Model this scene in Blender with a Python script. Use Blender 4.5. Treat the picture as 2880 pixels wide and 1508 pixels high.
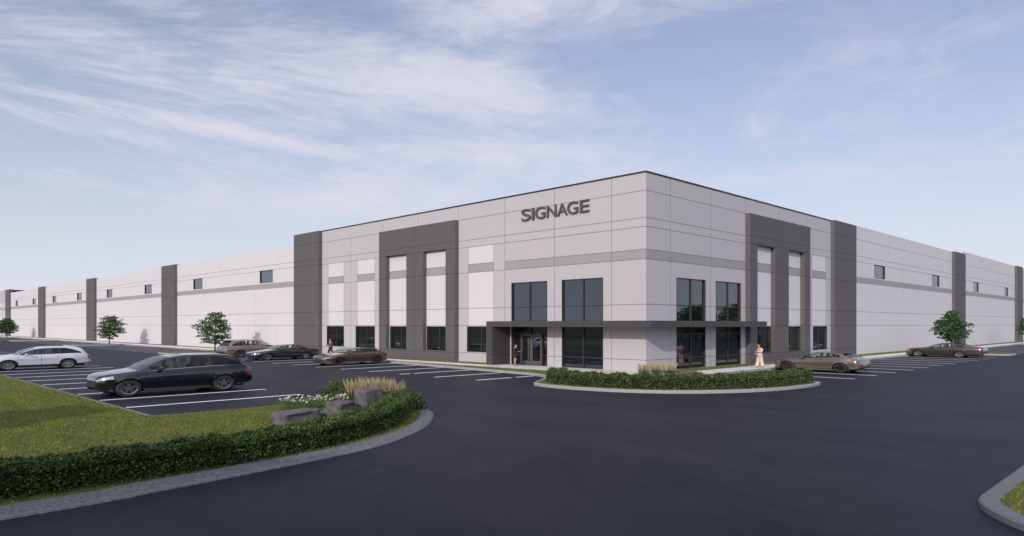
import bpy, math, random
import numpy as np
from mathutils import Vector, Matrix
R = math.radians
for o in list(bpy.data.objects): bpy.data.objects.remove(o)
scn = bpy.context.scene
col = scn.collection

# ------------------------------------------------------------------ camera
cd = bpy.data.cameras.new('camera'); cam = bpy.data.objects.new('camera', cd); col.objects.link(cam)
cam.location = (26.94, -39.27, 3.3)
cam.rotation_euler = (R(90), 0, R(45.28))
cd.sensor_width = 36; cd.lens = 24.65; cd.shift_y = 0.0553; cd.clip_start = 0.1; cd.clip_end = 6000
scn.camera = cam

# ------------------------------------------------------------------ light
SUN_TO = Vector((0.39, -0.921, 0.385)).normalized()
sun_el = math.asin(SUN_TO.z); sun_az = math.atan2(SUN_TO.x, SUN_TO.y)
sd = bpy.data.lights.new('sun', 'SUN'); sun = bpy.data.objects.new('sun', sd); col.objects.link(sun)
sd.energy = 3.1; sd.angle = R(0.55); sd.color = (1.0, 0.885, 0.79)
sun.rotation_euler = SUN_TO.to_track_quat('Z', 'Y').to_euler()
scn.view_settings.view_transform = 'Standard'; scn.view_settings.look = 'None'
scn.view_settings.exposure = -0.45; scn.view_settings.gamma = 1.0

w = bpy.data.worlds.new('World'); scn.world = w; w.use_nodes = True
nt = w.node_tree; N = nt.nodes; LK = nt.links
for n in list(N): N.remove(n)
def nd(t, **k):
    n = N.new(t)
    for a, b in k.items(): setattr(n, a, b)
    return n
out = nd('ShaderNodeOutputWorld'); bg = nd('ShaderNodeBackground'); bg.inputs[1].default_value = 0.15
LK.new(bg.outputs[0], out.inputs[0])
sky = nd('ShaderNodeTexSky', sky_type='NISHITA', sun_disc=False)
sky.sun_elevation = sun_el; sky.sun_rotation = sun_az; sky.altitude = 0; sky.air_density = 1.0; sky.dust_density = 1.2; sky.ozone_density = 1.6
tc = nd('ShaderNodeTexCoord')
sep = nd('ShaderNodeSeparateXYZ'); LK.new(tc.outputs['Generated'], sep.inputs[0])
def mth(op, a, b=None, c=None, clamp=False):
    n = nd('ShaderNodeMath', operation=op, use_clamp=clamp)
    for i, v in enumerate((a, b, c)):
        if v is None: continue
        if isinstance(v, (int, float)): n.inputs[i].default_value = v
        else: LK.new(v, n.inputs[i])
    return n.outputs[0]
zc = mth('MAXIMUM', sep.outputs[2], 0.0)
den = mth('ADD', zc, 0.12)
comb = nd('ShaderNodeCombineXYZ')
LK.new(mth('DIVIDE', sep.outputs[0], den), comb.inputs[0]); LK.new(mth('DIVIDE', sep.outputs[1], den), comb.inputs[1])
P = comb.outputs[0]
def noise(vec, loc, rot, scale, ns, detail, rough, dist=0.0):
    m = nd('ShaderNodeMapping'); LK.new(vec, m.inputs[0])
    m.inputs['Location'].default_value = loc; m.inputs['Rotation'].default_value = (0, 0, rot); m.inputs['Scale'].default_value = scale
    t = nd('ShaderNodeTexNoise'); LK.new(m.outputs[0], t.inputs['Vector'])
    t.inputs['Scale'].default_value = ns; t.inputs['Detail'].default_value = detail; t.inputs['Roughness'].default_value = rough; t.inputs['Distortion'].default_value = dist
    return t.outputs[0]
ox = nd('ShaderNodeSeparateXYZ'); LK.new(P, ox.inputs[0])
dx = mth('ADD', ox.outputs[0], 2.39); dy = mth('ADD', ox.outputs[1], 0.1)
ang = mth('ARCTAN2', dx, dy); rr = mth('SQRT', mth('ADD', mth('MULTIPLY', dx, dx), mth('MULTIPLY', dy, dy)))
cp = nd('ShaderNodeCombineXYZ'); LK.new(ang, cp.inputs[0]); LK.new(rr, cp.inputs[1]); PP = cp.outputs[0]
streak = noise(PP, (3, 1, 0), 0, (1.9, 1.05, 1), 1.7, 9, 0.62, 1.3)
fine = noise(PP, (7, 2, 0), R(-3), (7.0, 1.9, 1), 1.9, 8, 0.66, 1.3)
puff = noise(P, (1, 5, 0), 0, (1, 1, 1), 1.3, 6, 0.55, 0.3)
mask = None
for cx, cy, sx, sy, ro, amp in (   # cloud banks; the one overhead is unseen, added as fill light (metres on the cloud deck, scaled)
        (-2.05, 0.85, 0.52, 1.15, -14, .62), (-1.68, 1.30, 0.42, 1.0, -24, .98), (-2.42, 1.15, .16, 1.3, -4, .85),
        (-2.66, 0.70, 0.16, 0.8, 10, .6), (-1.22, 1.25, .38, .55, -50, .9), (-2.85, 1.75, .85, 1.3, -35, .75), (-2.0, 1.9, .5, .9, -40, .7),
        (-1.35, 2.85, .35, 1.5, -75, .45), (-1.75, 0.45, .35, .7, -20, .45), (-3.3, 1.0, .25, 1.2, 0, .35), (2.5, -1.5, 2.5, 2.5, 0, .8), (.1, -.1, 1.25, 1.25, 0, 1.6), (1.5, 2.8, 1.4, 1.0, 0, .5)):
    m = nd('ShaderNodeMapping', vector_type='TEXTURE'); LK.new(P, m.inputs[0])
    m.inputs['Location'].default_value = (cx, cy, 0); m.inputs['Rotation'].default_value = (0, 0, R(ro)); m.inputs['Scale'].default_value = (sx, sy, 1)
    g = nd('ShaderNodeTexGradient', gradient_type='QUADRATIC_SPHERE'); LK.new(m.outputs[0], g.inputs[0])
    s = mth('MULTIPLY', mth('POWER', g.outputs[1], 0.6), amp)
    mask = s if mask is None else mth('MAXIMUM', mask, s)
dn = mth('ADD', mth('MULTIPLY', streak, 0.9), mth('MULTIPLY', fine, 0.70))
dn = mth('ADD', dn, mth('MULTIPLY', puff, 0.62))
dn = mth('ADD', dn, mth('MULTIPLY', mask, 0.72))
mr = nd('ShaderNodeMapRange', interpolation_type='SMOOTHSTEP'); LK.new(dn, mr.inputs[0])
mr.inputs[1].default_value = 1.03; mr.inputs[2].default_value = 1.78; mr.inputs[3].default_value = 0; mr.inputs[4].default_value = 0.9
# clouds thin out into the bright air near the horizon
hz = nd('ShaderNodeMapRange', interpolation_type='SMOOTHSTEP'); LK.new(zc, hz.inputs[0])
hz.inputs[1].default_value = 0.04; hz.inputs[2].default_value = 0.16
cmix = mth('MULTIPLY', mr.outputs[0], hz.outputs[0])
# low-lying haze of the real atmosphere whitens the sky towards the horizon
low = mth('POWER', mth('SUBTRACT', 1.0, zc), 4.2)
hmix = mth('MULTIPLY_ADD', low, 0.95, 0.13, clamp=True)
mx0 = nd('ShaderNodeMix', data_type='RGBA'); tn = nd('ShaderNodeMix', data_type='RGBA', blend_type='MULTIPLY'); tn.inputs[0].default_value = 1; LK.new(sky.outputs[0], tn.inputs[6]); tn.inputs[7].default_value = (1.04, 1.0, 1.10, 1)
LK.new(hmix, mx0.inputs[0]); LK.new(tn.outputs[2], mx0.inputs[6]); mx0.inputs[7].default_value = (6.6, 6.9, 7.95, 1)
mx = nd('ShaderNodeMix', data_type='RGBA'); LK.new(cmix, mx.inputs[0]); LK.new(mx0.outputs[2], mx.inputs[6]); mx.inputs[7].default_value = (6.55, 6.5, 7.6, 1)
# added glow in the unseen sky behind the camera, fill for walls and ground
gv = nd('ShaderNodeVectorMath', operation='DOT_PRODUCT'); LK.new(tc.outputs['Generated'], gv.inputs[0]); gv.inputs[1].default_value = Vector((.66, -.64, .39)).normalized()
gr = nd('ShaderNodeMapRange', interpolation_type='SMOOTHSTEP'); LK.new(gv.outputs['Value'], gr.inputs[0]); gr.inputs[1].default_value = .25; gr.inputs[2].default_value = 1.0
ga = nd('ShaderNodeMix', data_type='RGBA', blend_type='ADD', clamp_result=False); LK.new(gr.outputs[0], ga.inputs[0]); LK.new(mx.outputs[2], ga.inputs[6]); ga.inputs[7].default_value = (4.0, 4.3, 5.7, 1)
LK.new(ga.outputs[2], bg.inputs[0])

# ------------------------------------------------------------------ materials
def mat(name, c, rough=.6, metal=0., noise_amt=0., noise_scale=4., bump=0., bump_scale=60., spec=.5, coat=0., c2=None, island=0., stretch=None, coatr=.03):
    m = bpy.data.materials.new(name); m.use_nodes = True
    t = m.node_tree; b = t.nodes['Principled BSDF']
    b.inputs['Roughness'].default_value = rough; b.inputs['Metallic'].default_value = metal
    b.inputs['Specular IOR Level'].default_value = spec; b.inputs['Coat Weight'].default_value = coat; b.inputs['Coat Roughness'].default_value = coatr
    b.inputs['Base Color'].default_value = (*c, 1)
    tx = t.nodes.new('ShaderNodeTexCoord'); vec = tx.outputs['Object']
    if stretch:
        mp = t.nodes.new('ShaderNodeMapping'); t.links.new(vec, mp.inputs[0]); mp.inputs['Scale'].default_value = stretch; vec = mp.outputs[0]
    if noise_amt or c2:
        n = t.nodes.new('ShaderNodeTexNoise'); t.links.new(vec, n.inputs['Vector']); n.inputs['Scale'].default_value = noise_scale; n.inputs['Detail'].default_value = 8; n.inputs['Roughness'].default_value = .65
        r = t.nodes.new('ShaderNodeMapRange'); r.inputs[1].default_value = .3; r.inputs[2].default_value = .7; t.links.new(n.outputs[0], r.inputs[0])
        x = t.nodes.new('ShaderNodeMix'); x.data_type = 'RGBA'; t.links.new(r.outputs[0], x.inputs[0])
        a = tuple(v * (1 - noise_amt) for v in c); d = c2 if c2 else tuple(v * (1 + noise_amt) for v in c)
        x.inputs[6].default_value = (*a, 1); x.inputs[7].default_value = (*d, 1)
        t.links.new(x.outputs[2], b.inputs['Base Color'])
    if bump:
        n2 = t.nodes.new('ShaderNodeTexNoise'); t.links.new(vec, n2.inputs['Vector']); n2.inputs['Scale'].default_value = bump_scale; n2.inputs['Detail'].default_value = 5
        bp = t.nodes.new('ShaderNodeBump'); bp.inputs['Strength'].default_value = bump; bp.inputs['Distance'].default_value = .02
        t.links.new(n2.outputs[0], bp.inputs['Height']); t.links.new(bp.outputs[0], b.inputs['Normal'])
    return m
def leafmat(name, c1, c2, c3, trans=.25, rough=.5, patch=0.):
    m = bpy.data.materials.new(name); m.use_nodes = True; t = m.node_tree; b = t.nodes['Principled BSDF']
    g = t.nodes.new('ShaderNodeNewGeometry'); cr = t.nodes.new('ShaderNodeValToRGB')
    t.links.new(g.outputs['Random Per Island'], cr.inputs[0])
    e = cr.color_ramp.elements; e[0].color = (*c1, 1); e[0].position = 0; e[1].color = (*c3, 1); e[1].position = 1
    k = e.new(.55); k.color = (*c2, 1)
    cout = cr.outputs[0]
    if patch:
        tx = t.nodes.new('ShaderNodeTexCoord'); n = t.nodes.new('ShaderNodeTexNoise'); t.links.new(tx.outputs['Object'], n.inputs['Vector']); n.inputs['Scale'].default_value = .9; n.inputs['Detail'].default_value = 7; n.inputs['Roughness'].default_value = .7
        r = t.nodes.new('ShaderNodeMapRange'); r.inputs[1].default_value = .33; r.inputs[2].default_value = .66; t.links.new(n.outputs[0], r.inputs[0])
        x = t.nodes.new('ShaderNodeMix'); x.data_type = 'RGBA'; x.blend_type = 'MULTIPLY'; x.inputs[0].default_value = 1; t.links.new(cout, x.inputs[6])
        y = t.nodes.new('ShaderNodeMix'); y.data_type = 'RGBA'; t.links.new(r.outputs[0], y.inputs[0]); y.inputs[6].default_value = (.62, .72, .62, 1); y.inputs[7].default_value = (1.35, 1.28, 1.05, 1); t.links.new(y.outputs[2], x.inputs[7]); cout = x.outputs[2]
    t.links.new(cout, b.inputs['Base Color']); b.inputs['Roughness'].default_value = rough; b.inputs['Specular IOR Level'].default_value = .35
    tr = t.nodes.new('ShaderNodeBsdfTranslucent'); t.links.new(cout, tr.inputs[0])
    mxs = t.nodes.new('ShaderNodeMixShader'); mxs.inputs[0].default_value = trans
    t.links.new(b.outputs[0], mxs.inputs[1]); t.links.new(tr.outputs[0], mxs.inputs[2]); t.links.new(mxs.outputs[0], t.nodes['Material Output'].inputs[0])
    return m
def glassmat(name, tint, refl=.12, rough=.02, alpha=1.):
    # alpha=1: coated pane one cannot see into; lower: car glass
    m = bpy.data.materials.new(name); m.use_nodes = True; t = m.node_tree; b = t.nodes['Principled BSDF']
    b.inputs['Base Color'].default_value = (*tint, 1); b.inputs['Roughness'].default_value = rough; b.inputs['IOR'].default_value = 1.5
    b.inputs['Specular Tint'].default_value = (.86, .94, 1.0, 1)
    if alpha < 1:
        tr = t.nodes.new('ShaderNodeBsdfTransparent'); tr.inputs[0].default_value = (*tint, 1)
        gl = t.nodes.new('ShaderNodeBsdfGlossy'); gl.inputs['Roughness'].default_value = rough; gl.inputs[0].default_value = (1, 1, 1, 1)
        lw = t.nodes.new('ShaderNodeLayerWeight'); lw.inputs[0].default_value = .5
        pw = t.nodes.new('ShaderNodeMath'); pw.operation = 'POWER'; t.links.new(lw.outputs['Facing'], pw.inputs[0]); pw.inputs[1].default_value = 3.2
        ma = t.nodes.new('ShaderNodeMath'); ma.operation = 'MULTIPLY_ADD'; t.links.new(pw.outputs[0], ma.inputs[0]); ma.inputs[1].default_value = .5; ma.inputs[2].default_value = .035; lw = ma
        ms = t.nodes.new('ShaderNodeMixShader'); t.links.new(lw.outputs[0], ms.inputs[0]); t.links.new(tr.outputs[0], ms.inputs[1]); t.links.new(gl.outputs[0], ms.inputs[2])
        t.links.new(ms.outputs[0], t.nodes['Material Output'].inputs[0])
    else:
        b.inputs['IOR'].default_value = refl
    return m
M = {}
M['white'] = mat('white painted concrete panel', (.635, .617, .622), .75, noise_amt=.018, noise_scale=.35, bump=.05, bump_scale=3)
M['light'] = mat('light grey painted concrete panel', (.478, .460, .467), .75, noise_amt=.018, noise_scale=.35, bump=.05, bump_scale=3)
M['band'] = mat('mid grey painted band', (.335, .318, .318), .75, noise_amt=.02, noise_scale=.5)
M['joint'] = mat('panel joint', (.15, .146, .15), .9)
M['djoint'] = mat('dark panel joint', (.03, .03, .03), .9)
M['dark'] = mat('dark grey painted concrete', (.104, .097, .099), .7, noise_amt=.03, noise_scale=.4, bump=.05, bump_scale=3)
M['metal'] = mat('dark charcoal metal cladding', (.060, .055, .057), .55, noise_amt=.05, noise_scale=1.)
M['frame'] = mat('dark bronze window frame', (.036, .032, .030), .5)
M['pane'] = glassmat('coated window glass', (.006, .008, .010), refl=2.05)
M['pane_high'] = glassmat('clerestory glass', (.010, .014, .018), refl=3.0)
M['roof'] = mat('grey roof membrane', (.35, .35, .35), .9, noise_amt=.1)
M['letter'] = mat('charcoal sign letter', (.085, .08, .085), .5)
M['conc'] = mat('pale concrete walk', (.72, .69, .67), .85, noise_amt=.07, noise_scale=1.3, bump=.2, bump_scale=40)
M['kerb'] = mat('kerb concrete', (.34, .335, .34), .9, noise_amt=.22, noise_scale=9, bump=.6, bump_scale=45)
M['gutter'] = mat('gritty kerb concrete', (.055, .058, .06), .95, c2=(.26, .265, .27), noise_scale=13, bump=1.0, bump_scale=45)
M['line'] = mat('white road paint', (.88, .87, .88), .7, noise_amt=.03, noise_scale=9)
M['soil'] = mat('bark mulch', (.10, .075, .05), .95, c2=(.035, .03, .025), noise_scale=16, bump=1, bump_scale=50)
M['lawn'] = mat('lawn soil and turf', (.13, .14, .038), .95, c2=(.075, .09, .022), noise_scale=1.7, bump=1, bump_scale=30)
M['bark'] = mat('tree bark', (.07, .055, .045), .9, noise_amt=.3, noise_scale=14, bump=1, bump_scale=30)
M['rock'] = mat('dark basalt boulder', (.065, .060, .062), .85, c2=(.175, .158, .158), noise_scale=5, bump=1.0, bump_scale=22)

# asphalt
m = mat('fresh asphalt', (.052, .050, .061), .58, spec=.20); M['asph'] = m
t = m.node_tree; b = t.nodes['Principled BSDF']; tx = t.nodes.new('ShaderNodeTexCoord')
def an(scale, detail, rough, stretch=None):
    mp = t.nodes.new('ShaderNodeMapping'); t.links.new(tx.outputs['Object'], mp.inputs[0]); mp.inputs['Rotation'].default_value = (0, 0, R(38))
    mp.inputs['Scale'].default_value = stretch or (1, 1, 1)
    n = t.nodes.new('ShaderNodeTexNoise'); t.links.new(mp.outputs[0], n.inputs['Vector']); n.inputs['Scale'].default_value = scale; n.inputs['Detail'].default_value = detail; n.inputs['Roughness'].default_value = rough
    return n.outputs[0]
a1 = an(.16, 6, .6, (1, 2.2, 1)); a2 = an(55, 3, .7); a3 = an(1.1, 8, .7, (1, 3, 1))
def tm(op, a, b_):
    n = t.nodes.new('ShaderNodeMath'); n.operation = op
    for i, v in enumerate((a, b_)):
        if isinstance(v, (int, float)): n.inputs[i].default_value = v
        else: t.links.new(v, n.inputs[i])
    return n.outputs[0]
sm = tm('ADD', tm('ADD', tm('MULTIPLY', a1, .8), tm('MULTIPLY', a2, .4)), tm('MULTIPLY', a3, .45))
cr = t.nodes.new('ShaderNodeValToRGB'); t.links.new(sm, cr.inputs[0])
cr.color_ramp.elements[0].position = .62; cr.color_ramp.elements[0].color = (.0045, .0055, .011, 1)
cr.color_ramp.elements[1].position = 1.0; cr.color_ramp.elements[1].color = (.024, .0235, .034, 1)
t.links.new(cr.outputs[0], b.inputs['Base Color'])
bp = t.nodes.new('ShaderNodeBump'); bp.inputs['Strength'].default_value = .5; bp.inputs['Distance'].default_value = .008
t.links.new(a2, bp.inputs['Height']); t.links.new(bp.outputs[0], b.inputs['Normal'])

M['leaf'] = leafmat('hedge leaves', (.024, .050, .012), (.05, .105, .02), (.20, .26, .06))
M['leaf_dark'] = leafmat('island hedge leaves', (.03, .052, .018), (.065, .11, .032), (.19, .25, .08))
M['tleaf'] = leafmat('tree leaves', (.035, .075, .03), (.085, .155, .055), (.16, .23, .09), .4)
M['grass'] = leafmat('grass blades', (.12, .145, .024), (.19, .22, .038), (.30, .30, .08), .3, .6, patch=1)
M['reed'] = leafmat('dry feather grass', (.34, .27, .15), (.56, .47, .28), (.72, .62, .42), .3, .7)
M['reedg'] = leafmat('reed green blades', (.05, .07, .02), (.10, .12, .04), (.2, .2, .08), .3, .7)
M['petal'] = leafmat('white petals', (.75, .72, .74), (.8, .75, .76), (.85, .82, .8), .2, .6)
M['yellow'] = mat('flower centre', (.5, .32, .05), .8)
M['fleaf'] = leafmat('flower foliage', (.08, .15, .05), (.14, .24, .08), (.2, .3, .12), .35)

# ------------------------------------------------------------------ helpers
class MB:
    def __init__(s): s.v = []; s.f = []; s.m = []
    def face(s, pts, m=0):
        i = len(s.v); s.v += [tuple(p) for p in pts]; s.f.append(tuple(range(i, i + len(pts)))); s.m.append(m)
    def box(s, a, b, m=0, mp=None):
        x0, y0, z0 = a; x1, y1, z1 = b
        x0, x1 = min(x0, x1), max(x0, x1); y0, y1 = min(y0, y1), max(y0, y1); z0, z1 = min(z0, z1), max(z0, z1)
        c = [(x0, y0, z0), (x1, y0, z0), (x1, y1, z0), (x0, y1, z0), (x0, y0, z1), (x1, y0, z1), (x1, y1, z1), (x0, y1, z1)]
        if mp: c = [mp(*p) for p in c]
        i = len(s.v); s.v += c
        for q in ((0, 3, 2, 1), (4, 5, 6, 7), (0, 1, 5, 4), (1, 2, 6, 5), (2, 3, 7, 6), (3, 0, 4, 7)): s.f.append(tuple(i + k for k in q)); s.m.append(m)
    def tube(s, pts, rad, n=8, m=0, cap=True):
        pts = [Vector(p) for p in pts]; rad = rad if isinstance(rad, (list, tuple)) else [rad] * len(pts)
        rings = []
        for k, p in enumerate(pts):
            d = (pts[min(k + 1, len(pts) - 1)] - pts[max(k - 1, 0)]).normalized()
            a = d.orthogonal().normalized() if k == 0 else (pa - d * pa.dot(d)).normalized()
            pa = a; bb = d.cross(a); i = len(s.v)
            s.v += [tuple(p + (a * math.cos(2 * math.pi * j / n) + bb * math.sin(2 * math.pi * j / n)) * rad[k]) for j in range(n)]
            rings.append(i)
        for r0, r1 in zip(rings, rings[1:]):
            for j in range(n): s.f.append((r0 + j, r0 + (j + 1) % n, r1 + (j + 1) % n, r1 + j)); s.m.append(m)
        if cap:
            s.f.append(tuple(rings[0] + j for j in range(n))[::-1]); s.m.append(m); s.f.append(tuple(rings[-1] + j for j in range(n))); s.m.append(m)
    def build(s, name, mats, parent=None, smooth=False, angle=35, weld=False, bevel=0, **tg):
        me = bpy.data.meshes.new(name); me.from_pydata(s.v, [], s.f)
        mats = mats if isinstance(mats, (list, tuple)) else [mats]
        for q in mats: me.materials.append(q)
        if len(mats) > 1: me.polygons.foreach_set('material_index', s.m)
        if weld:
            import bmesh
            bm = bmesh.new(); bm.from_mesh(me); bmesh.ops.remove_doubles(bm, verts=bm.verts, dist=.0005)
            bmesh.ops.recalc_face_normals(bm, faces=bm.faces); bm.to_mesh(me); bm.free()
        if smooth:
            me.polygons.foreach_set('use_smooth', [True] * len(me.polygons)); me.set_sharp_from_angle(angle=R(angle))
        me.update()
        o = bpy.data.objects.new(name, me); col.objects.link(o); o.parent = parent
        if bevel:
            bv = o.modifiers.new('bevel', 'BEVEL'); bv.width = bevel; bv.segments = 2; bv.limit_method = 'ANGLE'
        for k, q in tg.items(): o[k] = q
        return o
def empty(name, label, cat, loc=(0, 0, 0), rz=0, group=None, scale=(1, 1, 1)):
    o = bpy.data.objects.new(name, None); col.objects.link(o); o.location = loc; o.rotation_euler = (0, 0, rz); o.scale = scale
    o.empty_display_size = .2; o['label'] = label; o['category'] = cat
    if group: o['group'] = group
    return o
def tag(o, label, cat, group=None):
    o['label'] = label; o['category'] = cat
    if group: o['group'] = group
    return o
def quads(name, co, mats, parent=None, mi=None):
    # co: (n,4,3) loose quads
    n = len(co); me = bpy.data.meshes.new(name)
    me.vertices.add(n * 4); me.vertices.foreach_set('co', co.astype(np.float32).ravel())
    me.loops.add(n * 4); me.loops.foreach_set('vertex_index', np.arange(n * 4, dtype=np.int32))
    me.polygons.add(n); me.polygons.foreach_set('loop_start', np.arange(0, n * 4, 4, dtype=np.int32))
    mats = mats if isinstance(mats, (list, tuple)) else [mats]
    for q in mats: me.materials.append(q)
    if mi is not None: me.polygons.foreach_set('material_index', mi.astype(np.int32))
    me.update(calc_edges=True)
    o = bpy.data.objects.new(name, me); col.objects.link(o); o.parent = parent
    return o
def leafquads(rs, c, size, up=0., aspect=.55, jitter=.35):
    n = len(c); nr = rs.normal(size=(n, 3)); nr[:, 2] = np.abs(nr[:, 2]) + up; nr /= np.linalg.norm(nr, axis=1)[:, None]
    a = np.cross(nr, rs.normal(size=(n, 3))); a /= np.linalg.norm(a, axis=1)[:, None]; b_ = np.cross(nr, a)
    L = size * (1 + jitter * rs.uniform(-1, 1, (n, 1))); W = L * aspect
    return np.stack([c - a * L / 2, c + b_ * W / 2 - a * L * .05, c + a * L / 2, c - b_ * W / 2 - a * L * .05], 1)
def blades(rs, c, h, wd, lean=.5):
    n = len(c); a = rs.uniform(0, 2 * np.pi, n); t_ = np.stack([np.cos(a), np.sin(a), np.zeros(n)], 1) * wd / 2
    hh = h * rs.uniform(.6, 1.2, (n, 1)); ln = rs.normal(size=(n, 3)) * lean * hh; ln[:, 2] = 0
    top = c + ln; top[:, 2] += hh[:, 0]
    return np.stack([c - t_, c + t_, top + t_ * .25, top - t_ * .25], 1)
def inpoly(px, py, poly):
    r = np.zeros(len(px), bool); j = len(poly) - 1
    for i in range(len(poly)):
        xi, yi = poly[i]; xj, yj = poly[j]
        c = ((yi > py) != (yj > py)) & (px < (xj - xi) * (py - yi) / ((yj - yi) or 1e-9) + xi)
        r ^= c; j = i
    return r
def offset(poly, d):
    # inward offset of a closed ccw polygon
    n = len(poly); o = []
    for i in range(n):
        p0, p1, p2 = Vector(poly[i - 1]), Vector(poly[i]), Vector(poly[(i + 1) % n])
        e1 = (p1 - p0).normalized(); e2 = (p2 - p1).normalized(); n1 = Vector((-e1.y, e1.x)); n2 = Vector((-e2.y, e2.x))
        b_ = (n1 + n2); b_ = b_ / max(b_.length_squared, .3) * 2 * .5 * 2 / 2
        k = (n1 + n2).normalized(); c = max(k.dot(n1), .35)
        o.append(tuple(p1 + k * d / c))
    return o
def area(p): return sum(p[i - 1][0] * p[i][1] - p[i][0] * p[i - 1][1] for i in range(len(p))) / 2
def sheet(name, poly, z, m, kind='structure'):
    b_ = MB(); b_.face([(x, y, z) for x, y in poly]); return b_.build(name, m, kind=kind)
def kerb_ring(name, poly, wdt, h, m, lip=.02):
    if area(poly) < 0: poly = poly[::-1]
    inn = offset(poly, wdt); lp = offset(poly, lip); b_ = MB(); n = len(poly)
    for i in range(n):
        j = (i + 1) % n
        b_.face([(*poly[i], -.02), (*poly[j], -.02), (*poly[j], h - lip), (*poly[i], h - lip)])
        b_.face([(*poly[i], h - lip), (*poly[j], h - lip), (*lp[j], h), (*lp[i], h)])
        b_.face([(*lp[i], h), (*lp[j], h), (*inn[j], h), (*inn[i], h)])
        b_.face([(*inn[i], h), (*inn[j], h), (*inn[j], h - .12), (*inn[i], h - .12)])
    return b_.build(name, m, kind='structure'), inn
def smooth_path(pts, n=6, closed=False):
    o = []; k = len(pts)
    for i in range(k if closed else k - 1):
        g = lambda q: Vector(pts[q % k]) if closed else Vector(pts[max(0, min(k - 1, q))])
        a, b_, c, d = g(i - 1), g(i), g(i + 1), g(i + 2)
        for s in range(n):
            u = s / n; o.append(tuple(.5 * ((2 * b_) + (c - a) * u + (2 * a - 5 * b_ + 4 * c - d) * u * u + (3 * b_ - a - 3 * c + d) * u ** 3)))
    if not closed: o.append(tuple(pts[-1]))
    return o

# ------------------------------------------------------------------ ground
sheet('ground', [(-2500, -2500), (2500, -2500), (2500, 2500), (-2500, 2500)], -.03, mat('rough meadow', (.045, .052, .020), .95, c2=(.022, .028, .010), noise_scale=.3))
sheet('parking_lot', [(-330, -75), (75, -75), (75, 330), (-330, 330)], 0, M['asph'])

# walks and planting along the building
WZ = .15
# kerb line in front of the left facade
KL = [(-330, -4.1), (-30, -4.1), (-24, -4.15), (-18, -4.75), (-13, -5.3), (-8, -5.85), (-4.2, -6.35)]
BULB = smooth_path([(-4.2, -6.35), (-2.4, -7.3), (-.9, -9.2), (.25, -11.0), (.9, -11.75), (2.4, -12.08), (4.4, -11.98), (6.5, -11.45), (8.5, -10.25), (10.3, -8.1), (11.3, -5.6), (11.72, -2.9), (11.62, -.6), (11.2, .15), (10.2, .38), (7.5, .42), (5.0, .6), (3.95, 1.4)], 5)
KR = [(3.87, 2.4), (3.87, 330)]
apron = KL + BULB[1:] + KR + [(.0, 330), (0, 0), (-330, 0)]
ko, inn = kerb_ring('building_kerb', apron, .16, WZ, M['kerb'])
if area(apron) < 0: apron = apron[::-1]
sheet('planting_ground', inn, WZ - .03, M['lawn'])
def slab(name, poly, z, m, thick=.1):
    if area(poly) < 0: poly = poly[::-1]
    b_ = MB(); b_.face([(x, y, z) for x, y in poly]); n = len(poly)
    for i in range(n):
        j = (i + 1) % n; b_.face([(*poly[i], z - thick), (*poly[j], z - thick), (*poly[j], z), (*poly[i], z)])
    return b_.build(name, m, kind='structure')
walk = [(-330, -1.85), (-13.9, -1.85), (-13.9, -.01), (1.0, -.01), (1.85, 1.2), (1.85, 330), (3.69, 330), (3.69, .4), (3.4, -1.4), (2.3, -2.9), (.5, -3.3), (-4, -3.36), (-14, -3.56), (-330, -3.56)]
slab('sidewalk', walk, WZ + .004, M['conc'])
# walk control joints
jb = MB()
for i in range(60):
    x = -3 - i * 3.0; jb.face([(x - .015, -3.5, WZ + .008), (x + .015, -3.5, WZ + .008), (x + .015, -1.9, WZ + .008), (x - .015, -1.9, WZ + .008)])
for i in range(36):
    y = 3.5 + i * 3.0; jb.face([(1.9, y - .015, WZ + .008), (3.65, y - .015, WZ + .008), (3.65, y + .015, WZ + .008), (1.9, y + .015, WZ + .008)])
jb.build('sidewalk_joints', mat('walk joint', (.25, .245, .24), .9), kind='structure')

# painted bay lines
lb = MB(); Z1 = .004
def hline(x0, x1, y, wd=.25): lb.face([(x0, y - wd / 2, Z1), (x1, y - wd / 2, Z1), (x1, y + wd / 2, Z1), (x0, y + wd / 2, Z1)])
def vline(x, y0, y1, wd=.25): lb.face([(x - wd / 2, y0, Z1), (x + wd / 2, y0, Z1), (x + wd / 2, y1, Z1), (x - wd / 2, y1, Z1)])
for k in range(11): hline(3.95 if k > 0 else 4.6, 11.32, 5.5 + 3.87 * k)
for k in range(11): hline(3.95, 11.32, 55.7 + 3.87 * k)
for k in range(9): hline(3.95, 11.32, 103 + 3.87 * k)
vline(-4.1, -11.5, -8.6); vline(-4.1, -8.2, -6.6)
for k in range(14):
    x = -7.75 - 3.68 * k
    ke = -4.2 if x < -24 else -4.25 - (x + 24) * .1
    if k == 1: vline(x, -11.8, -10.9); vline(x, -10.6, ke)
    else: vline(x, -11.8, ke)
for a0 in (-58.3, -101.4, -144.6):
    for k in range(11): vline(a0 - 1.2 - 3.7 * k, -11.8, -4.2)
for k in range(34):
    if k == 0: continue
    vline(0.0 - 3.68 * k, -30.55, -23.0)
lb.build('parking_lines', M['line'], kind='structure')

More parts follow.
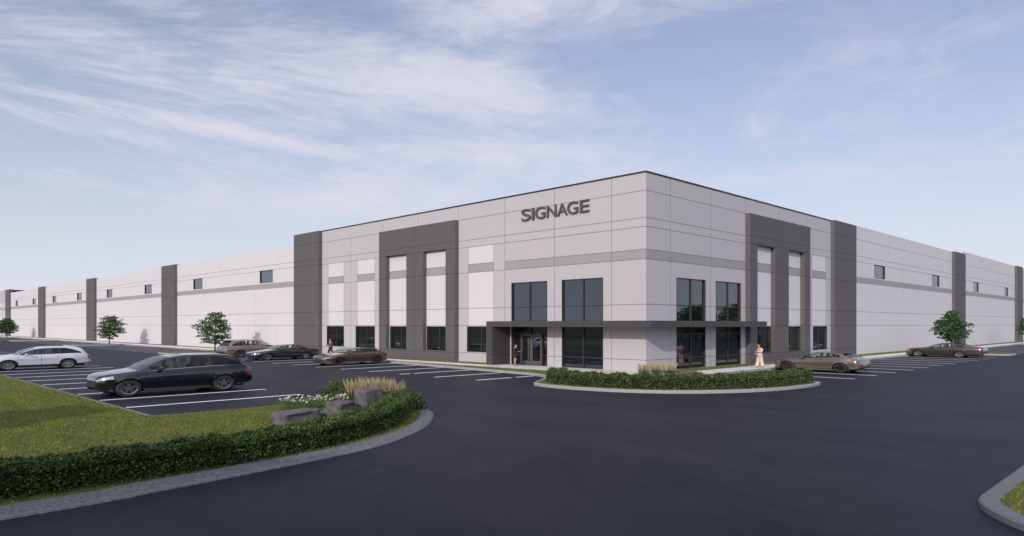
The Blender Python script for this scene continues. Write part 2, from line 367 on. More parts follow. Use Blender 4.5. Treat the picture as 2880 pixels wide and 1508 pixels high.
# lot islands
def island(poly, kw=.16, h=.16, km='kerb'):
    o, i2 = kerb_ring('island_kerb', poly, kw, h, M[km]); sheet('island_lawn', i2, h - .03, M['lawn']); return i2
def rrect(x0, y0, x1, y1, r):
    p = []
    for cx, cy, a0 in ((x1 - r, y1 - r, 0), (x0 + r, y1 - r, 90), (x0 + r, y0 + r, 180), (x1 - r, y0 + r, 270)):
        for k in range(7): a = R(a0 + 15 * k); p.append((cx + r * math.cos(a), cy + r * math.sin(a)))
    return p
ISL = []
for x in (-58.3, -101.4, -144.6, -188.0):
    ISL.append(island(rrect(x, -12.0, x + 4.4, -4.25, 1.2)))
ISL.append(island(rrect(4.05, 49.9, 11.4, 54.3, 1.3)))
ISL.append(island(rrect(4.05, 97.7, 11.4, 101.9, 1.3)))

# the lawn with the long hedge, front left
FRONT = smooth_path([(12.95, -75), (12.75, -50), (12.45, -37.1), (12.15, -34.5), (11.85, -32.7), (11.45, -30.6), (11.15, -29.3), (10.65, -28.05), (9.85, -26.7), (8.9, -25.4), (7.6, -24.1), (6.1, -22.9), (4.5, -22.1), (2.9, -21.6), (1.2, -21.7), (.35, -22.6), (.22, -24.5), (.3, -28), (.3, -30.0)], 4)
LAWN = FRONT + [(.0, -30.72), (-330, -30.72), (-330, -75)]
ko, LAWNI = kerb_ring('lawn_kerb', LAWN, .20, .045, mat('weathered kerb concrete', (.14, .14, .145), .95, c2=(.24, .245, .25), noise_scale=30, bump=.8, bump_scale=45))
sheet('lawn', LAWNI, .05, M['lawn'])
# wide gritty gutter strip that hugs the road side of the hedge
gi = MB(); pts = FRONT[:60]
gp = [p for p in pts if p[1] < -22.6 or p[0] > 5.5]
for a_, b_ in zip(gp, gp[1:]):
    def inw(p, q, d):
        e = (Vector(q) - Vector(p)).normalized(); return Vector((-e.y, e.x)) * d
    pass
offs = []
for i, p in enumerate(gp):
    e = (Vector(gp[min(i + 1, len(gp) - 1)]) - Vector(gp[max(i - 1, 0)])).normalized(); nrm = Vector((-e.y, e.x))
    wd = .78 if p[1] < -32 else max(.42, .78 - (p[1] + 32) * .05)
    offs.append(((p[0] - nrm.x * .05, p[1] - nrm.y * .05), (p[0] + nrm.x * wd, p[1] + nrm.y * wd)))
for (o0, i0), (o1, i1) in zip(offs, offs[1:]):
    m0 = (o0[0] * .8 + i0[0] * .2, o0[1] * .8 + i0[1] * .2); m1 = (o1[0] * .8 + i1[0] * .2, o1[1] * .8 + i1[1] * .2)
    gi.face([(*o0, .004), (*o1, .004), (*m1, .056), (*m0, .056)]); gi.face([(*m0, .056), (*m1, .056), (*i1, .075), (*i0, .075)]); gi.face([(*i0, .075), (*i1, .075), (*i1, .02), (*i0, .04)])
GRASSP = [i for o, i in offs] + [p for p in FRONT if p not in gp][:-1] + [(.25, -30.96), (-330, -30.96), (-330, -75)]
gi.build('gutter_strip', M['gutter'], kind='structure')
# corner lawn at the lower right
BR = [(23.79, 20), (23.79, -23.3)] + smooth_path([(23.79, -23.3), (23.8, -24.0), (23.93, -24.5), (24.25, -25.05), (24.75, -25.6), (25.6, -26.2), (27.0, -26.8), (29.5, -27.3), (34, -27.5), (75, -27.5)], 4)[1:] + [(75, 20)]
ko, BRI = kerb_ring('corner_kerb', BR, .33, .13, mat('grey kerb concrete', (.15, .158, .17), .9, noise_amt=.15, noise_scale=12, bump=.5, bump_scale=45), .03); sheet('corner_lawn', BRI, .10, M['lawn'])

# ------------------------------------------------------------------ the building
bld = empty('industrial_building', 'long pale concrete industrial building with dark grey pilasters, canopy and glazed corner', 'building')
LF = lambda t_, d, z: (-t_, -d, z)
RF = lambda t_, d, z: (d, t_, z)
JW = .04
def facade(name, mp, tj, zj, t0, t1, z0, z1, holes, fn, mats, extra_t=(), extra_z=()):
    """one wall as a grid of cells: joints are narrow cells of their own, openings are left out"""
    ts = {t0, t1}; zs = {z0, z1}
    for q in tj: ts |= {q - JW / 2, q + JW / 2}
    for q in zj: zs |= {q - JW / 2, q + JW / 2}
    for h in holes: ts |= {h[0], h[1]}; zs |= {h[2], h[3]}
    ts |= set(extra_t); zs |= set(extra_z)
    ts = sorted(q for q in ts if t0 - 1e-6 <= q <= t1 + 1e-6); zs = sorted(q for q in zs if z0 - 1e-6 <= q <= z1 + 1e-6)
    b_ = MB()
    for a, c in zip(ts, ts[1:]):
        if c - a < 1e-5: continue
        for p, q in zip(zs, zs[1:]):
            if q - p < 1e-5: continue
            tc_, zc_ = (a + c) / 2, (p + q) / 2
            if any(h[0] < tc_ < h[1] and h[2] < zc_ < h[3] for h in holes): continue
            k = fn(tc_, zc_)
            b_.face([mp(a, 0, p), mp(c, 0, p), mp(c, 0, q), mp(a, 0, q)], k)
    return b_.build(name, mats, bld)
WM = [M['white'], M['light'], M['band'], M['joint'], M['dark'], M['djoint']]
def nearj(v, js): return any(abs(v - j) < JW / 2 for j in js)
ZT = 13.47
TZ = [.92, 3.21, 4.67, 7.70, 9.865, 10.47, 12.28]
# office part, long side
LJ = [2.89, 8.19, 13.53, 19.26, 24.97, 30.75, 36.51]
LINS = [(14.85, 18.0), (20.6, 24.0), (26.3, 29.6), (32.05, 35.2), (37.8, 40.96)]
def left_fn(t_, z):
    if 20.5 < t_ < 29.6 and z < 9.9: ins = True
    else: ins = any(a < t_ < b_ for a, b_ in LINS) and 3.21 < z < 9.865
    if nearj(z, TZ): return 3
    if t_ < 13.53:
        if nearj(t_, LJ): return 3
        if abs(z - 8.35) < JW / 2: return 3
        if 7.7 < z < 8.35: return 2
        return 1
    if nearj(t_, LJ): return 3
    if ins:
        if abs(z - 8.40) < JW / 2: return 3
        if 7.7 < z < 8.40: return 2
        return 0
    if 3.21 < z < 9.865 and any(abs(t_ - e) < JW / 2 for q in LINS for e in q) : return 3
    return 1
LH = [(8.92, 12.78, .15, 6.62), (3.6, 7.45, .15, 6.62), (15.0, 18.15, 1.0, 3.15), (20.55, 23.7, .98, 3.15), (26.3, 29.45, .98, 3.15), (32.03, 35.54, .97, 3.15), (37.78, 41.28, 1.0, 3.15)]
ext = [e + s * JW / 2 for q in LINS for e in q for s in (-1, 1)]
facade('office_front_wall', LF, LJ, TZ, 0, 42.27, .1, ZT, LH, left_fn, WM, ext, (8.33, 8.37, 8.38, 8.42))
# office part, short side
RJ = [2.92, 8.42, 13.9, 20.0, 25.9]
RINS = [(15.16, 18.45), (21.08, 24.4), (27.03, 30.28)]
def right_fn(t_, z):
    if 14.5 < t_ < 24.9 and z < 9.9: ins = True
    else: ins = any(a < t_ < b_ for a, b_ in RINS) and 3.21 < z < 9.865
    if nearj(z, TZ): return 3
    if nearj(t_, RJ): return 3
    if t_ < 13.9:
        if abs(z - 8.35) < JW / 2: return 3
        if 7.7 < z < 8.35: return 2
        return 1
    if ins:
        if abs(z - 8.40) < JW / 2: return 3
        if 7.7 < z < 8.40: return 2
        return 0
    if 3.21 < z < 9.865 and any(abs(t_ - e) < JW / 2 for q in RINS for e in q): return 3
    return 1
RH = [(3.7, 7.67, .15, 6.62), (9.18, 13.12, .15, 6.62), (15.16, 18.45, .95, 3.15), (21.08, 24.4, .95, 3.15), (27.23, 30.56, .9, 3.15)]
ext = [e + s * JW / 2 for q in RINS for e in q for s in (-1, 1)]
facade('office_side_wall', RF, RJ, TZ, 0, 31.53, .1, ZT, RH, right_fn, WM, ext, (8.33, 8.37, 8.38, 8.42))
# black coping on the parapet
b_ = MB(); b_.box((-42.3, -.035, ZT), (.035, .30, ZT + .11)); b_.box((-.265, .301, ZT), (.035, 31.55, ZT + .11)); b_.build('coping', mat('black coping', (.02, .02, .022), .5), bld)

# warehouse walls, windows as holes
WINL = [(54.0, 57.5), (75.96, 79.34)]
WZJ = [3.21, 4.67, 9.95, 10.55]
def wh_fn(zj, tj):
    def fn(t_, z):
        if nearj(z, zj): return 3
        if 7.7 < z < 8.35: return 2
        if nearj(t_, tj): return 6
        return 0
    return fn
WM2 = WM + [mat('thin panel joint', (.42, .41, .42), .9)]
LPIL = [(42.27, 47.95), (85.82, 91.64), (129.66, 135.61), (173.4, 179.53), (216.51, 222.5)]
lwin = []
for k in range(4):
    a = LPIL[k][1]; c = LPIL[k + 1][0]; off = 43.43 * k
    tj = [52.92 + off, 58.78 + off, 64.1 + off, 69.54 + off, 74.84 + off, 80.66 + off]
    hs = [(54.0 + off, 57.5 + off, 8.45, 10.0), (75.9 + off, 79.3 + off, 8.45, 10.0)]
    lwin += hs
    facade('warehouse_wall', LF, tj, WZJ, a, c, .1, 12.42, hs, wh_fn(WZJ, tj), WM2, (), (7.7, 8.35,))
RPIL = [(31.52, 37.31), (75.82, 81.71), (119.32, 124.67)]
rwin = []
RZJ = [3.21, 4.67, 9.95, 10.55, 12.28]
for k, (a, c, tj, hs, top) in enumerate(((37.31, 75.82, [42.68, 48.66, 54.01, 59.51, 64.82, 70.81], [(43.86, 47.37), (65.95, 69.42)], 13.72),
                                         (81.71, 119.32, [87.08, 92.7, 98.35, 103.9, 109.38, 114.6], [(88.21, 91.49), (110.3, 113.4)], 14.22),
                                         (124.67, 165, [130, 136, 142, 148, 154, 160], [(131.5, 135)], 14.22))):
    hs = [(p, q, 8.45, 9.95) for p, q in hs]; rwin += hs
    facade('warehouse_wall', RF, tj, RZJ, a, c, .1, top, hs, wh_fn(RZJ, tj), WM2, (), (7.7, 8.35,))
# far office block at the other end of the long side
FJ = [222.6 + 5.75 * k for k in range(8)]; FI = [(224.0, 227.2), (229.8, 233.0), (235.6, 238.8), (241.4, 244.6)]
def far_fn(t_, z):
    if nearj(z, TZ): return 3
    if nearj(t_, FJ): return 3
    if any(a < t_ < c for a, c in FI) and 3.21 < z < 9.865: return 2 if 7.7 < z < 8.4 else 0
    return 1
fh = [(a, c, 1.0, 3.15) for a, c in FI]
facade('office_front_wall', LF, FJ, TZ, 222.5, 262, .1, ZT, fh, far_fn, WM, (), (8.4,))

# dark pilasters and portal frames: boxes with shallow joint lines on the faces
def dark_block(name, mp, t0, t1, d1, z1, zj, tj=(), holes=(), d0=-.0):
    b_ = MB(); zs = sorted({.1, z1} | {q + s * .018 for q in zj for s in (-1, 1)} | {h[k] for h in holes for k in (2, 3)})
    ts = sorted({t0, t1} | {q + s * .018 for q in tj for s in (-1, 1)} | {h[k] for h in holes for k in (0, 1)})
    isj = lambda z, js: any(abs(z - j) < .018 for j in js)
    for p, q in zip(zs, zs[1:]):
        zc_ = (p + q) / 2; k = 1 if isj(zc_, zj) else 0
        for a, c in zip(ts, ts[1:]):
            tc_ = (a + c) / 2
            if any(h[0] < tc_ < h[1] and h[2] < zc_ < h[3] for h in holes): continue
            b_.face([mp(a, d1, p), mp(c, d1, p), mp(c, d1, q), mp(a, d1, q)], 1 if isj(tc_, tj) else k)
        b_.face([mp(t0, d0, p), mp(t0, d1, p), mp(t0, d1, q), mp(t0, d0, q)], k); b_.face([mp(t1, d0, p), mp(t1, d1, p), mp(t1, d1, q), mp(t1, d0, q)], k)
        for h in holes:
            if h[2] < zc_ < h[3]:
                for e in (h[0], h[1]): b_.face([mp(e, d0 + .002, p), mp(e, d1, p), mp(e, d1, q), mp(e, d0 + .002, q)], k)
    b_.face([mp(t0, d0, z1), mp(t1, d0, z1), mp(t1, d1, z1), mp(t0, d1, z1)])
    for h in holes:
        for e in (h[2], h[3]): b_.face([mp(h[0], d0 + .002, e), mp(h[1], d0 + .002, e), mp(h[1], d1, e), mp(h[0], d1, e)])
    return b_.build(name, [M['dark'], M['djoint']], bld)
PZ = [.92, 3.21, 4.67, 7.70, 9.865, 10.47]
for k, (a, c) in enumerate(LPIL): dark_block('pilaster', LF, a, c, .40, 13.56 if k == 0 else 12.55 if k < 4 else 13.4, PZ + ([12.28] if k == 0 else []), d0=-.5)
for k, (a, c) in enumerate(RPIL): dark_block('pilaster', RF, a, c, .40, (13.56, 13.74, 14.26)[k], PZ + [12.28], d0=-.5)
PZ2 = [.92, 3.21, 4.67, 7.70, 9.865, 10.47]
dark_block('portal_frame', LF, 19.27, 30.73, .40, 12.30, PZ2, (25.03,), ((20.54, 23.74, .97, 9.88), (26.28, 29.53, .97, 9.88)))
dark_block('portal_frame', RF, 13.93, 25.68, .40, 12.26, PZ2, (19.8,), ((15.16, 18.45, .95, 9.82), (21.08, 24.4, .95, 9.82)))

# windows: frame ring deep in the wall, mullions, pane
def window(mp, h, mull=(), trans=(), depth=.13, fr=.055, top_at=None, name='window', d_out=.012, pane='pane'):
    t0, t1, z0, z1 = h; f_ = MB()
    f_.box((t0, -depth - .05, z0), (t0 + fr, d_out, z1), mp=mp); f_.box((t1 - fr, -depth - .05, z0), (t1, d_out, z1), mp=mp)
    f_.box((t0 + fr, -depth - .05, z1 - fr), (t1 - fr, d_out, z1), mp=mp); f_.box((t0 + fr, -depth - .05, z0), (t1 - fr, d_out, z0 + fr), mp=mp)
    ms = sorted(mull); prev = t0 + fr
    for q in ms: f_.box((q - .045, -depth - .05, z0 + fr), (q + .045, -depth + .07, z1 - fr), mp=mp)
    eds = [t0 + fr] + [e for q in ms for e in (q - .05, q + .05)] + [t1 - fr]
    for zt in trans:
        for i in range(0, len(eds), 2): f_.box((eds[i], -depth - .05, zt - .035), (eds[i + 1], -depth + .06, zt + .035), mp=mp)
    o = f_.build(name, M['frame'], bld, label='')
    del o['label']
    g = MB(); g.face([mp(t0 + .01, -depth, z0 + .01), mp(t1 - .01, -depth, z0 + .01), mp(t1 - .01, -depth, z1 - .01), mp(t0 + .01, -depth, z1 - .01)])
    g.build('pane', M[pane], o); return o
window(LF, LH[1], (5.46,), (4.66, 2.62, .93))
window(RF, RH[0], (5.75,), (4.66, 2.62, .93)); window(RF, RH[1], (11.2,), (4.66, 2.62, .93))
# upper window over the entrance, then the entrance glazing
window(LF, (8.92, 12.78, 3.56, 6.62), (10.82,), (4.66,))
f_ = MB(); t0, t1 = 8.92, 12.78; mp = LF
f_.box((t0, -.35, .15), (t0 + .07, .012, 3.55), mp=mp); f_.box((t1 - .07, -.35, .15), (t1, .012, 3.55), mp=mp)
f_.box((t0 + .07, -.35, 2.58), (t1 - .07, -.20, 2.66), mp=mp); f_.box((t0 + .07, -.35, 3.45), (t1 - .07, .012, 3.55), mp=mp)
f_.box((10.79, -.35, 2.66), (10.86, -.2, 3.45), mp=mp); f_.box((9.62, -.35, .15), (9.69, -.20, 2.58), mp=mp); f_.box((11.93, -.35, .15), (12.0, -.20, 2.58), mp=mp)
f_.box((t0 + .07, -.33, .9), (9.62, -.22, .96), mp=mp); f_.box((12.0, -.33, .9), (t1 - .07, -.22, .96), mp=mp)
ent = f_.build('entrance_frame', M['frame'], bld)
g = MB(); g.face([mp(t0 + .01, -.305, .16), mp(t1 - .01, -.305, .16), mp(t1 - .01, -.305, 3.54), mp(t0 + .01, -.305, 3.54)]); g.build('pane', M['pane'], ent)
for a, c, hx in ((9.70, 10.80, 10.67), (10.82, 11.92, 10.95)):
    d_ = MB(); y0, y1 = -.29, -.21
    d_.box((a, y0, .17), (a + .14, y1, 2.57), mp=mp); d_.box((c - .14, y0, .17), (c, y1, 2.57), mp=mp); d_.box((a + .14, y0, .17), (c - .14, y1, .48), mp=mp); d_.box((a + .14, y0, 2.42), (c - .14, y1, 2.57), mp=mp)
    dd = d_.build('door', mat('door stile', (.10, .093, .092), .5), bld)
    g = MB(); g.box((a + .14, -.27, .48), (c - .14, -.25, 2.42), mp=mp); g.build('door_glass', M['pane'], dd)
    if hx > 10.8:
        hb = MB(); hb.tube([mp(hx + .06, -.20, .55), mp(hx + .06, -.10, .55), mp(hx + .06, -.10, 2.25), mp(hx + .06, -.20, 2.25)], .022, 8); hb.build('handle', mat('brushed steel', (.5, .48, .46), .3, 1.), dd)
# lower band of windows
for k, h in enumerate(LH[2:]): window(LF, h, ((h[0] + h[1]) / 2 - .15,), (), .17)
for h in RH[2:]: window(RF, h, ((h[0] + h[1]) / 2,), (), .20)
for h in fh: window(LF, h, ((h[0] + h[1]) / 2,), ())
for h in lwin: window(LF, h, (), (), .11, .05, pane='pane_high')
for h in rwin: window(RF, h, (), (), .11, .05, pane='pane_high')
# canopy: thick metal slab round the corner, standing on a cheek wall by the door
CP1, CP2 = 1.97, 1.73
b_ = MB()
def strip_box(a, c): b_.box(a, c)
b_.box((-13.6, -CP1, 3.14), (CP2, -.012, 3.56)); b_.box((.012, -.011, 3.14), (CP2, 14.05, 3.56))
for x in (-10.4, -6.3, -2.2): b_.box((x - .02, -CP1 - .003, 3.141), (x + .02, -CP1 + .01, 3.559), 1)
for y in (3.0, 7.2, 11.4): b_.box((CP2 - .01, y - .02, 3.141), (CP2 + .003, y + .02, 3.559), 1)
cn = b_.build('canopy', [M['metal'], M['djoint']], bld)
b_ = MB(); zs = [.1, .93, .97, 3.138]
for p, q in zip(zs, zs[1:]):
    b_.box((-13.6, -CP1 + .0, p), (-12.92, -.012, q), 1 if p == .93 else 0)
b_.build('entrance_cheek_wall', [mat('cheek wall cladding', (.058, .053, .055), .6, noise_amt=.04), M['djoint']], bld)
# roofs and the hidden rear
b_ = MB(); b_.box((-42.3, .30, 12.9), (-.27, 31.5, 13.2)); b_.box((-262, .02, 12.0), (-42.32, 170, 12.25)); b_.box((-42.3, 31.52, 12.0), (-.1, 170, 12.25)); b_.build('roof', M['roof'], bld)
b_ = MB(); b_.box((-262, 170.02, .1), (0, 170.4, 13.4)); b_.box((-262.4, 0, .1), (-262.02, 170, 13.4)); b_.build('rear_wall', M['white'], bld)
b_ = MB(); b_.box((-42.26, .31, 12.26), (-42.0, 31.4, 13.46)); b_.box((-41.9, 31.2, 12.26), (-.3, 31.48, 13.46)); b_.build('parapet_return', M['light'], bld)
b_ = MB(); b_.box((-222.2, .32, 12.26), (-221.9, 30, 13.5)); b_.build('parapet_return', mat('black parapet backing', (.015, .015, .017), .8), bld)

# sign: raised letters on the wall above the entrance
sg = empty('wall_sign', 'raised charcoal letters reading SIGNAGE high on the pale wall', 'sign', (-8.2, 0, 11.39))
LB = [(-11.58, -10.57), (-10.45, -10.2), (-10.08, -9.04), (-8.87, -7.92), (-7.82, -6.85), (-6.85, -5.82), (-5.64, -4.78)]
for ch, (a, c) in zip('SIGNAGE', LB):
    cu = bpy.data.curves.new('letter', 'FONT'); cu.body = ch; cu.extrude = .05; cu.offset = .004; cu.resolution_u = 5; cu.size = 1
    to = bpy.data.objects.new('letter', cu); col.objects.link(to)
    bpy.context.view_layer.update()
    me = bpy.data.meshes.new_from_object(to.evaluated_get(bpy.context.evaluated_depsgraph_get()))
    bpy.data.objects.remove(to)
    vs = np.array([v.co[:] for v in me.vertices]); lo, hi = vs.min(0), vs.max(0)
    if ch in 'IE' : pad = 0
    zh = .92 if ch in 'SG' else .90
    for v in me.vertices:
        x, y, z = v.co
        X = a + (x - lo[0]) / (hi[0] - lo[0]) * (c - a); Zz = (y - lo[1]) / (hi[1] - lo[1]) * zh - (.01 if ch in 'SG' else 0)
        v.co = (X + 8.2, -.03 - (z - lo[2]) / (hi[2] - lo[2]) * .11, Zz)
    me.materials.clear(); me.materials.append(M['letter']); me.update()
    o = bpy.data.objects.new('letter', me); col.objects.link(o); o.parent = sg

# ------------------------------------------------------------------ planting
def path_samples(rs, path, n):
    P_ = np.array(path); d = np.linalg.norm(np.diff(P_, axis=0), axis=1); cs = np.concatenate([[0], np.cumsum(d)])
    u = rs.uniform(0, cs[-1], n); k = np.clip(np.searchsorted(cs, u) - 1, 0, len(d) - 1); f = ((u - cs[k]) / d[k])[:, None]
    p = P_[k] * (1 - f) + P_[k + 1] * f; t_ = (P_[k + 1] - P_[k]) / d[k][:, None]
    return p, np.stack([-t_[:, 1], t_[:, 0]], 1), u, cs[-1]
def hedge(name, path, width, height, z0, dens, size, seed, m, rag=.06, lab='', cat='hedge', clump=1.6, ends=True):
    rs = np.random.RandomState(seed); L = sum(math.dist(a, b_) for a, b_ in zip(path, path[1:]))
    root = empty(name, lab, cat, (0, 0, 0))
    n = int(L * dens)
    p, nr, u, LL = path_samples(rs, path, n)
    wob = lambda u_, k: .5 * np.sin(u_ * clump * 2.1 + k) + .3 * np.sin(u_ * clump * 4.7 + k * 2.3) + .2 * np.sin(u_ * clump * 9.1 + k * 1.7)
    hh = height * (1 + rag * 1.6 * wob(u, seed)); ww = width / 2 * (1 + rag * 1.4 * wob(u, seed + 3))
    ang = rs.uniform(-.12, math.pi + .12, n); rad = 1 - np.abs(rs.normal(size=n)) * .09
    out_ = rs.uniform(size=n) < .04; rad[out_] += rs.uniform(.03, .22, out_.sum())
    e = .38  # squarish superellipse section
    cx = np.sign(np.cos(ang)) * np.abs(np.cos(ang)) ** e; cz = np.abs(np.sin(ang)) ** e * np.sign(np.sin(ang))
    low = rs.uniform(size=n)
    z = z0 + .03 + hh * np.clip(cz * rad, 0, 2) * np.where(np.abs(cx) > .97, low, 1)
    off = cx * rad * ww
    if ends:
        tt = np.minimum(u, LL - u) / (width * .5); sh = np.sqrt(np.clip(1 - np.clip(1 - tt, 0, 1) ** 2, .05, 1)); off *= sh; z = z0 + (z - z0) * (.75 + .25 * sh)
    z += np.where(rs.uniform(size=n) < .012, rs.uniform(.02, .11, n), 0)
    c = np.stack([p[:, 0] + nr[:, 0] * off, p[:, 1] + nr[:, 1] * off, z], 1)
    quads('foliage', leafquads(rs, c, size, .2, .62), m, root)
    # twigs and dark inner mass
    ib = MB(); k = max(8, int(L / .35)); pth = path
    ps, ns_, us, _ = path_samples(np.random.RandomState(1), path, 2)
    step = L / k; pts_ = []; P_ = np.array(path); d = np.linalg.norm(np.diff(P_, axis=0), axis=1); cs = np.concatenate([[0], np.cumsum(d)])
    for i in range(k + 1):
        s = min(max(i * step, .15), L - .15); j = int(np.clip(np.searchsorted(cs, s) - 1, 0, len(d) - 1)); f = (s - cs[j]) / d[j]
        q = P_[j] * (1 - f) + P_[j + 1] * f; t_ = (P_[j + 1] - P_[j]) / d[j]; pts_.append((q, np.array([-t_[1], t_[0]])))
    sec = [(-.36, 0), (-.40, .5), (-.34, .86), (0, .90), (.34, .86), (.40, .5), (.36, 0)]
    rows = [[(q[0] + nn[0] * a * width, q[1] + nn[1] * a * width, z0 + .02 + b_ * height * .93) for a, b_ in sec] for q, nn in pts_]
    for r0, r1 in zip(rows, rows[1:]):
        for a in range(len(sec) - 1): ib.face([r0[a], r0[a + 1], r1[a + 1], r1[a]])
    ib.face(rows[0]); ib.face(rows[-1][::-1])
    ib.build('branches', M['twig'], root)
    return root
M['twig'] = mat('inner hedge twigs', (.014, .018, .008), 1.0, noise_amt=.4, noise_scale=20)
HP = smooth_path([(11.45, -62), (11.3, -50), (10.95, -40), (10.72, -37), (10.62, -34.5), (10.45, -32.2), (10.1, -30.4), (9.55, -28.9), (8.75, -27.5), (7.75, -26.1), (6.6, -24.95), (5.4, -24.0), (4.5, -23.4)], 5)
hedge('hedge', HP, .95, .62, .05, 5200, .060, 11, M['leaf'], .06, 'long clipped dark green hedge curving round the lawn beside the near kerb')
IP = smooth_path([(.35, -9.1), (.95, -10.0), (1.9, -10.75), (3.6, -11.0), (5.2, -10.7), (6.9, -10.05), (8.5, -8.8), (9.7, -7.1), (10.4, -5.1), (10.78, -3.0), (10.85, -1.4), (10.8, -.5)], 5)
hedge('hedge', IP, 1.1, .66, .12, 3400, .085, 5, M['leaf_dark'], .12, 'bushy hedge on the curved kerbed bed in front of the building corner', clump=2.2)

def shrub(name, loc, r, h, seed, m, lab, cat='shrub', size=.08, n=2600):
    rs = np.random.RandomState(seed); root = empty(name, lab, cat, loc)
    d = rs.normal(size=(n, 3)); d[:, 2] = np.abs(d[:, 2]); d /= np.linalg.norm(d, axis=1)[:, None]
    k = 1 + .14 * np.sin(d[:, 0] * 7 + seed) * np.cos(d[:, 1] * 6) + .1 * np.sin(d[:, 2] * 9 + d[:, 0] * 5)
    c = d * (rs.uniform(.45, 1.05, (n, 1)) ** .5 * k[:, None]) * np.array([r, r, h])
    quads('foliage', leafquads(rs, c, size, .2, .6), m, root)
    b_ = MB()
    for i in range(9):
        a = i * .7 + seed; b_.tube([(0, 0, -.05), (math.cos(a) * r * .3, math.sin(a) * r * .3, h * .45), (math.cos(a) * r * .7, math.sin(a) * r * .7, h * .85)], [.02, .014, .005], 5)
    b_.build('stem', M['bark'], root); return root
shrub('shrub', (-.35, -22.9, .05), .95, .72, 4, M['leaf'], 'round dark green shrub behind the feather grass and white flowers')
shrub('shrub', (4.95, -23.25, .06), .78, .74, 7, M['leaf'], 'taller rounded bush closing the tip of the front hedge')

def reeds(loc, r, h, n, seed, lab, grp, spread=.32):
    rs = np.random.RandomState(seed); root = empty('feather_grass', lab, 'ornamental grass', loc, group=grp)
    a = rs.uniform(0, 2 * np.pi, n); q = r * np.sqrt(rs.uniform(0, 1, n)); base = np.stack([np.cos(a) * q, np.sin(a) * q, np.zeros(n)], 1)
    hh = h * rs.uniform(.72, 1.08, n); lean = base * spread * 1.6 + rs.normal(size=(n, 3)) * .045; lean[:, 2] = 0
    top = base + lean * (hh / h)[:, None]; top[:, 2] = hh
    co = []; mi = []
    for i in range(n):
        t_ = np.array([math.cos(a[i] + 1.5), math.sin(a[i] + 1.5), 0])
        b0 = base[i]; t1 = b0 + (top[i] - b0) * .62; w0 = .006; w1 = .0115 * rs.uniform(.7, 1.3)
        for tv in (t_, np.array([-t_[1], t_[0], 0])):
            co.append([b0 - tv * w0, b0 + tv * w0, t1 + tv * w0, t1 - tv * w0]); mi.append(1)
            mid = t1 + (top[i] - t1) * .45; co.append([t1 - tv * w1 * .7, t1 + tv * w1 * .7, mid + tv * w1 * 1.25, mid - tv * w1 * 1.25]); mi.append(0)
            co.append([mid - tv * w1 * 1.25, mid + tv * w1 * 1.25, top[i] + tv * .003, top[i] - tv * .003]); mi.append(0)
    co = np.array(co); mi = np.array(mi)
    quads('seed_head', co[mi == 0], M['reed'], root)
    nb = n * 3; a = rs.uniform(0, 2 * np.pi, nb); q = r * np.sqrt(rs.uniform(0, 1, nb)); bs = np.stack([np.cos(a) * q, np.sin(a) * q, np.zeros(nb)], 1)
    bl = blades(rs, bs, h * .55, .014, .35)
    quads('blades', np.concatenate([co[mi == 1], bl]), M['reedg'], root)
for i, (x, y, r, h, n, lb_) in enumerate(((3.3, -24.15, .36, 1.1, 190, 'pale feather grass clump behind the tall boulder'), (3.6, -23.65, .38, 1.1, 190, 'middle feather grass clump beside the front hedge'), (3.9, -23.2, .34, 1.0, 160, 'leaning feather grass clump nearest the asphalt at the hedge tip'))):
    reeds((x, y, .07), r, h, int(n * 1.25), 20 + i, lb_, 'feather grass in the front bed', .55)
for i, (x, y, lb_) in enumerate(((2.65, -4.1, 'small straw feather grass clump behind the island hedge, furthest left of three'), (3.25, -3.65, 'small straw feather grass clump behind the island hedge, in the middle of three'), (3.87, -3.2, 'small straw feather grass clump beside the low island boulder'))):
    reeds((x, y, .12), .26, .88, 85, 40 + i, lb_, 'feather grass in the corner bed', .5)

def daisies(loc, r, seed, lab):
    rs = np.random.RandomState(seed); root = empty('daisy_clump', lab, 'flowers', loc, group='white daisies by the boulders')
    n = 800; c = rs.normal(size=(n, 3)) * np.array([r * .55, r * .55, 0]); c[:, 2] = rs.uniform(.02, .38, n)
    quads('foliage', leafquads(rs, c, .07, .1, .4), M['fleaf'], root)
    for i in range(30):
        fl = MB()
        p = np.array([rs.normal() * r * .55, rs.normal() * r * .55, rs.uniform(.28, .46)]); tilt = Vector((rs.normal() * .5 + .3, rs.normal() * .5 - .5, 1)).normalized()
        a = tilt.orthogonal().normalized(); b_ = tilt.cross(a)
        for k in range(7):
            t_ = 2 * math.pi * k / 7; dr = np.array(a * math.cos(t_) + b_ * math.sin(t_)); sd_ = np.array(a * -math.sin(t_) + b_ * math.cos(t_))
            fl.face([p + dr * .004 - sd_ * .005, p + dr * .036 - sd_ * .012, p + dr * .041 + sd_ * .010, p + dr * .004 + sd_ * .005], 0)
        fl.tube([tuple(p - np.array(tilt) * .004), tuple(p + np.array(tilt) * .012)], .013, 6, 1)
        fl.build('flower', [M['petal'], M['yellow']], root)
for i, (x, y, lb_) in enumerate(((1.75, -26.35, 'white daisies nearest the lawn, left end of the flower row'), (2.05, -25.85, 'white daisies behind the long flat boulder, second from the lawn'), (2.3, -25.3, 'white daisies in the middle of the flower row'), (2.5, -24.75, 'white daisies between the shrub and the small boulder'), (2.55, -24.2, 'white daisies at the foot of the feather grass'))):
    daisies((x, y, .08), .36, 60 + i, lb_)

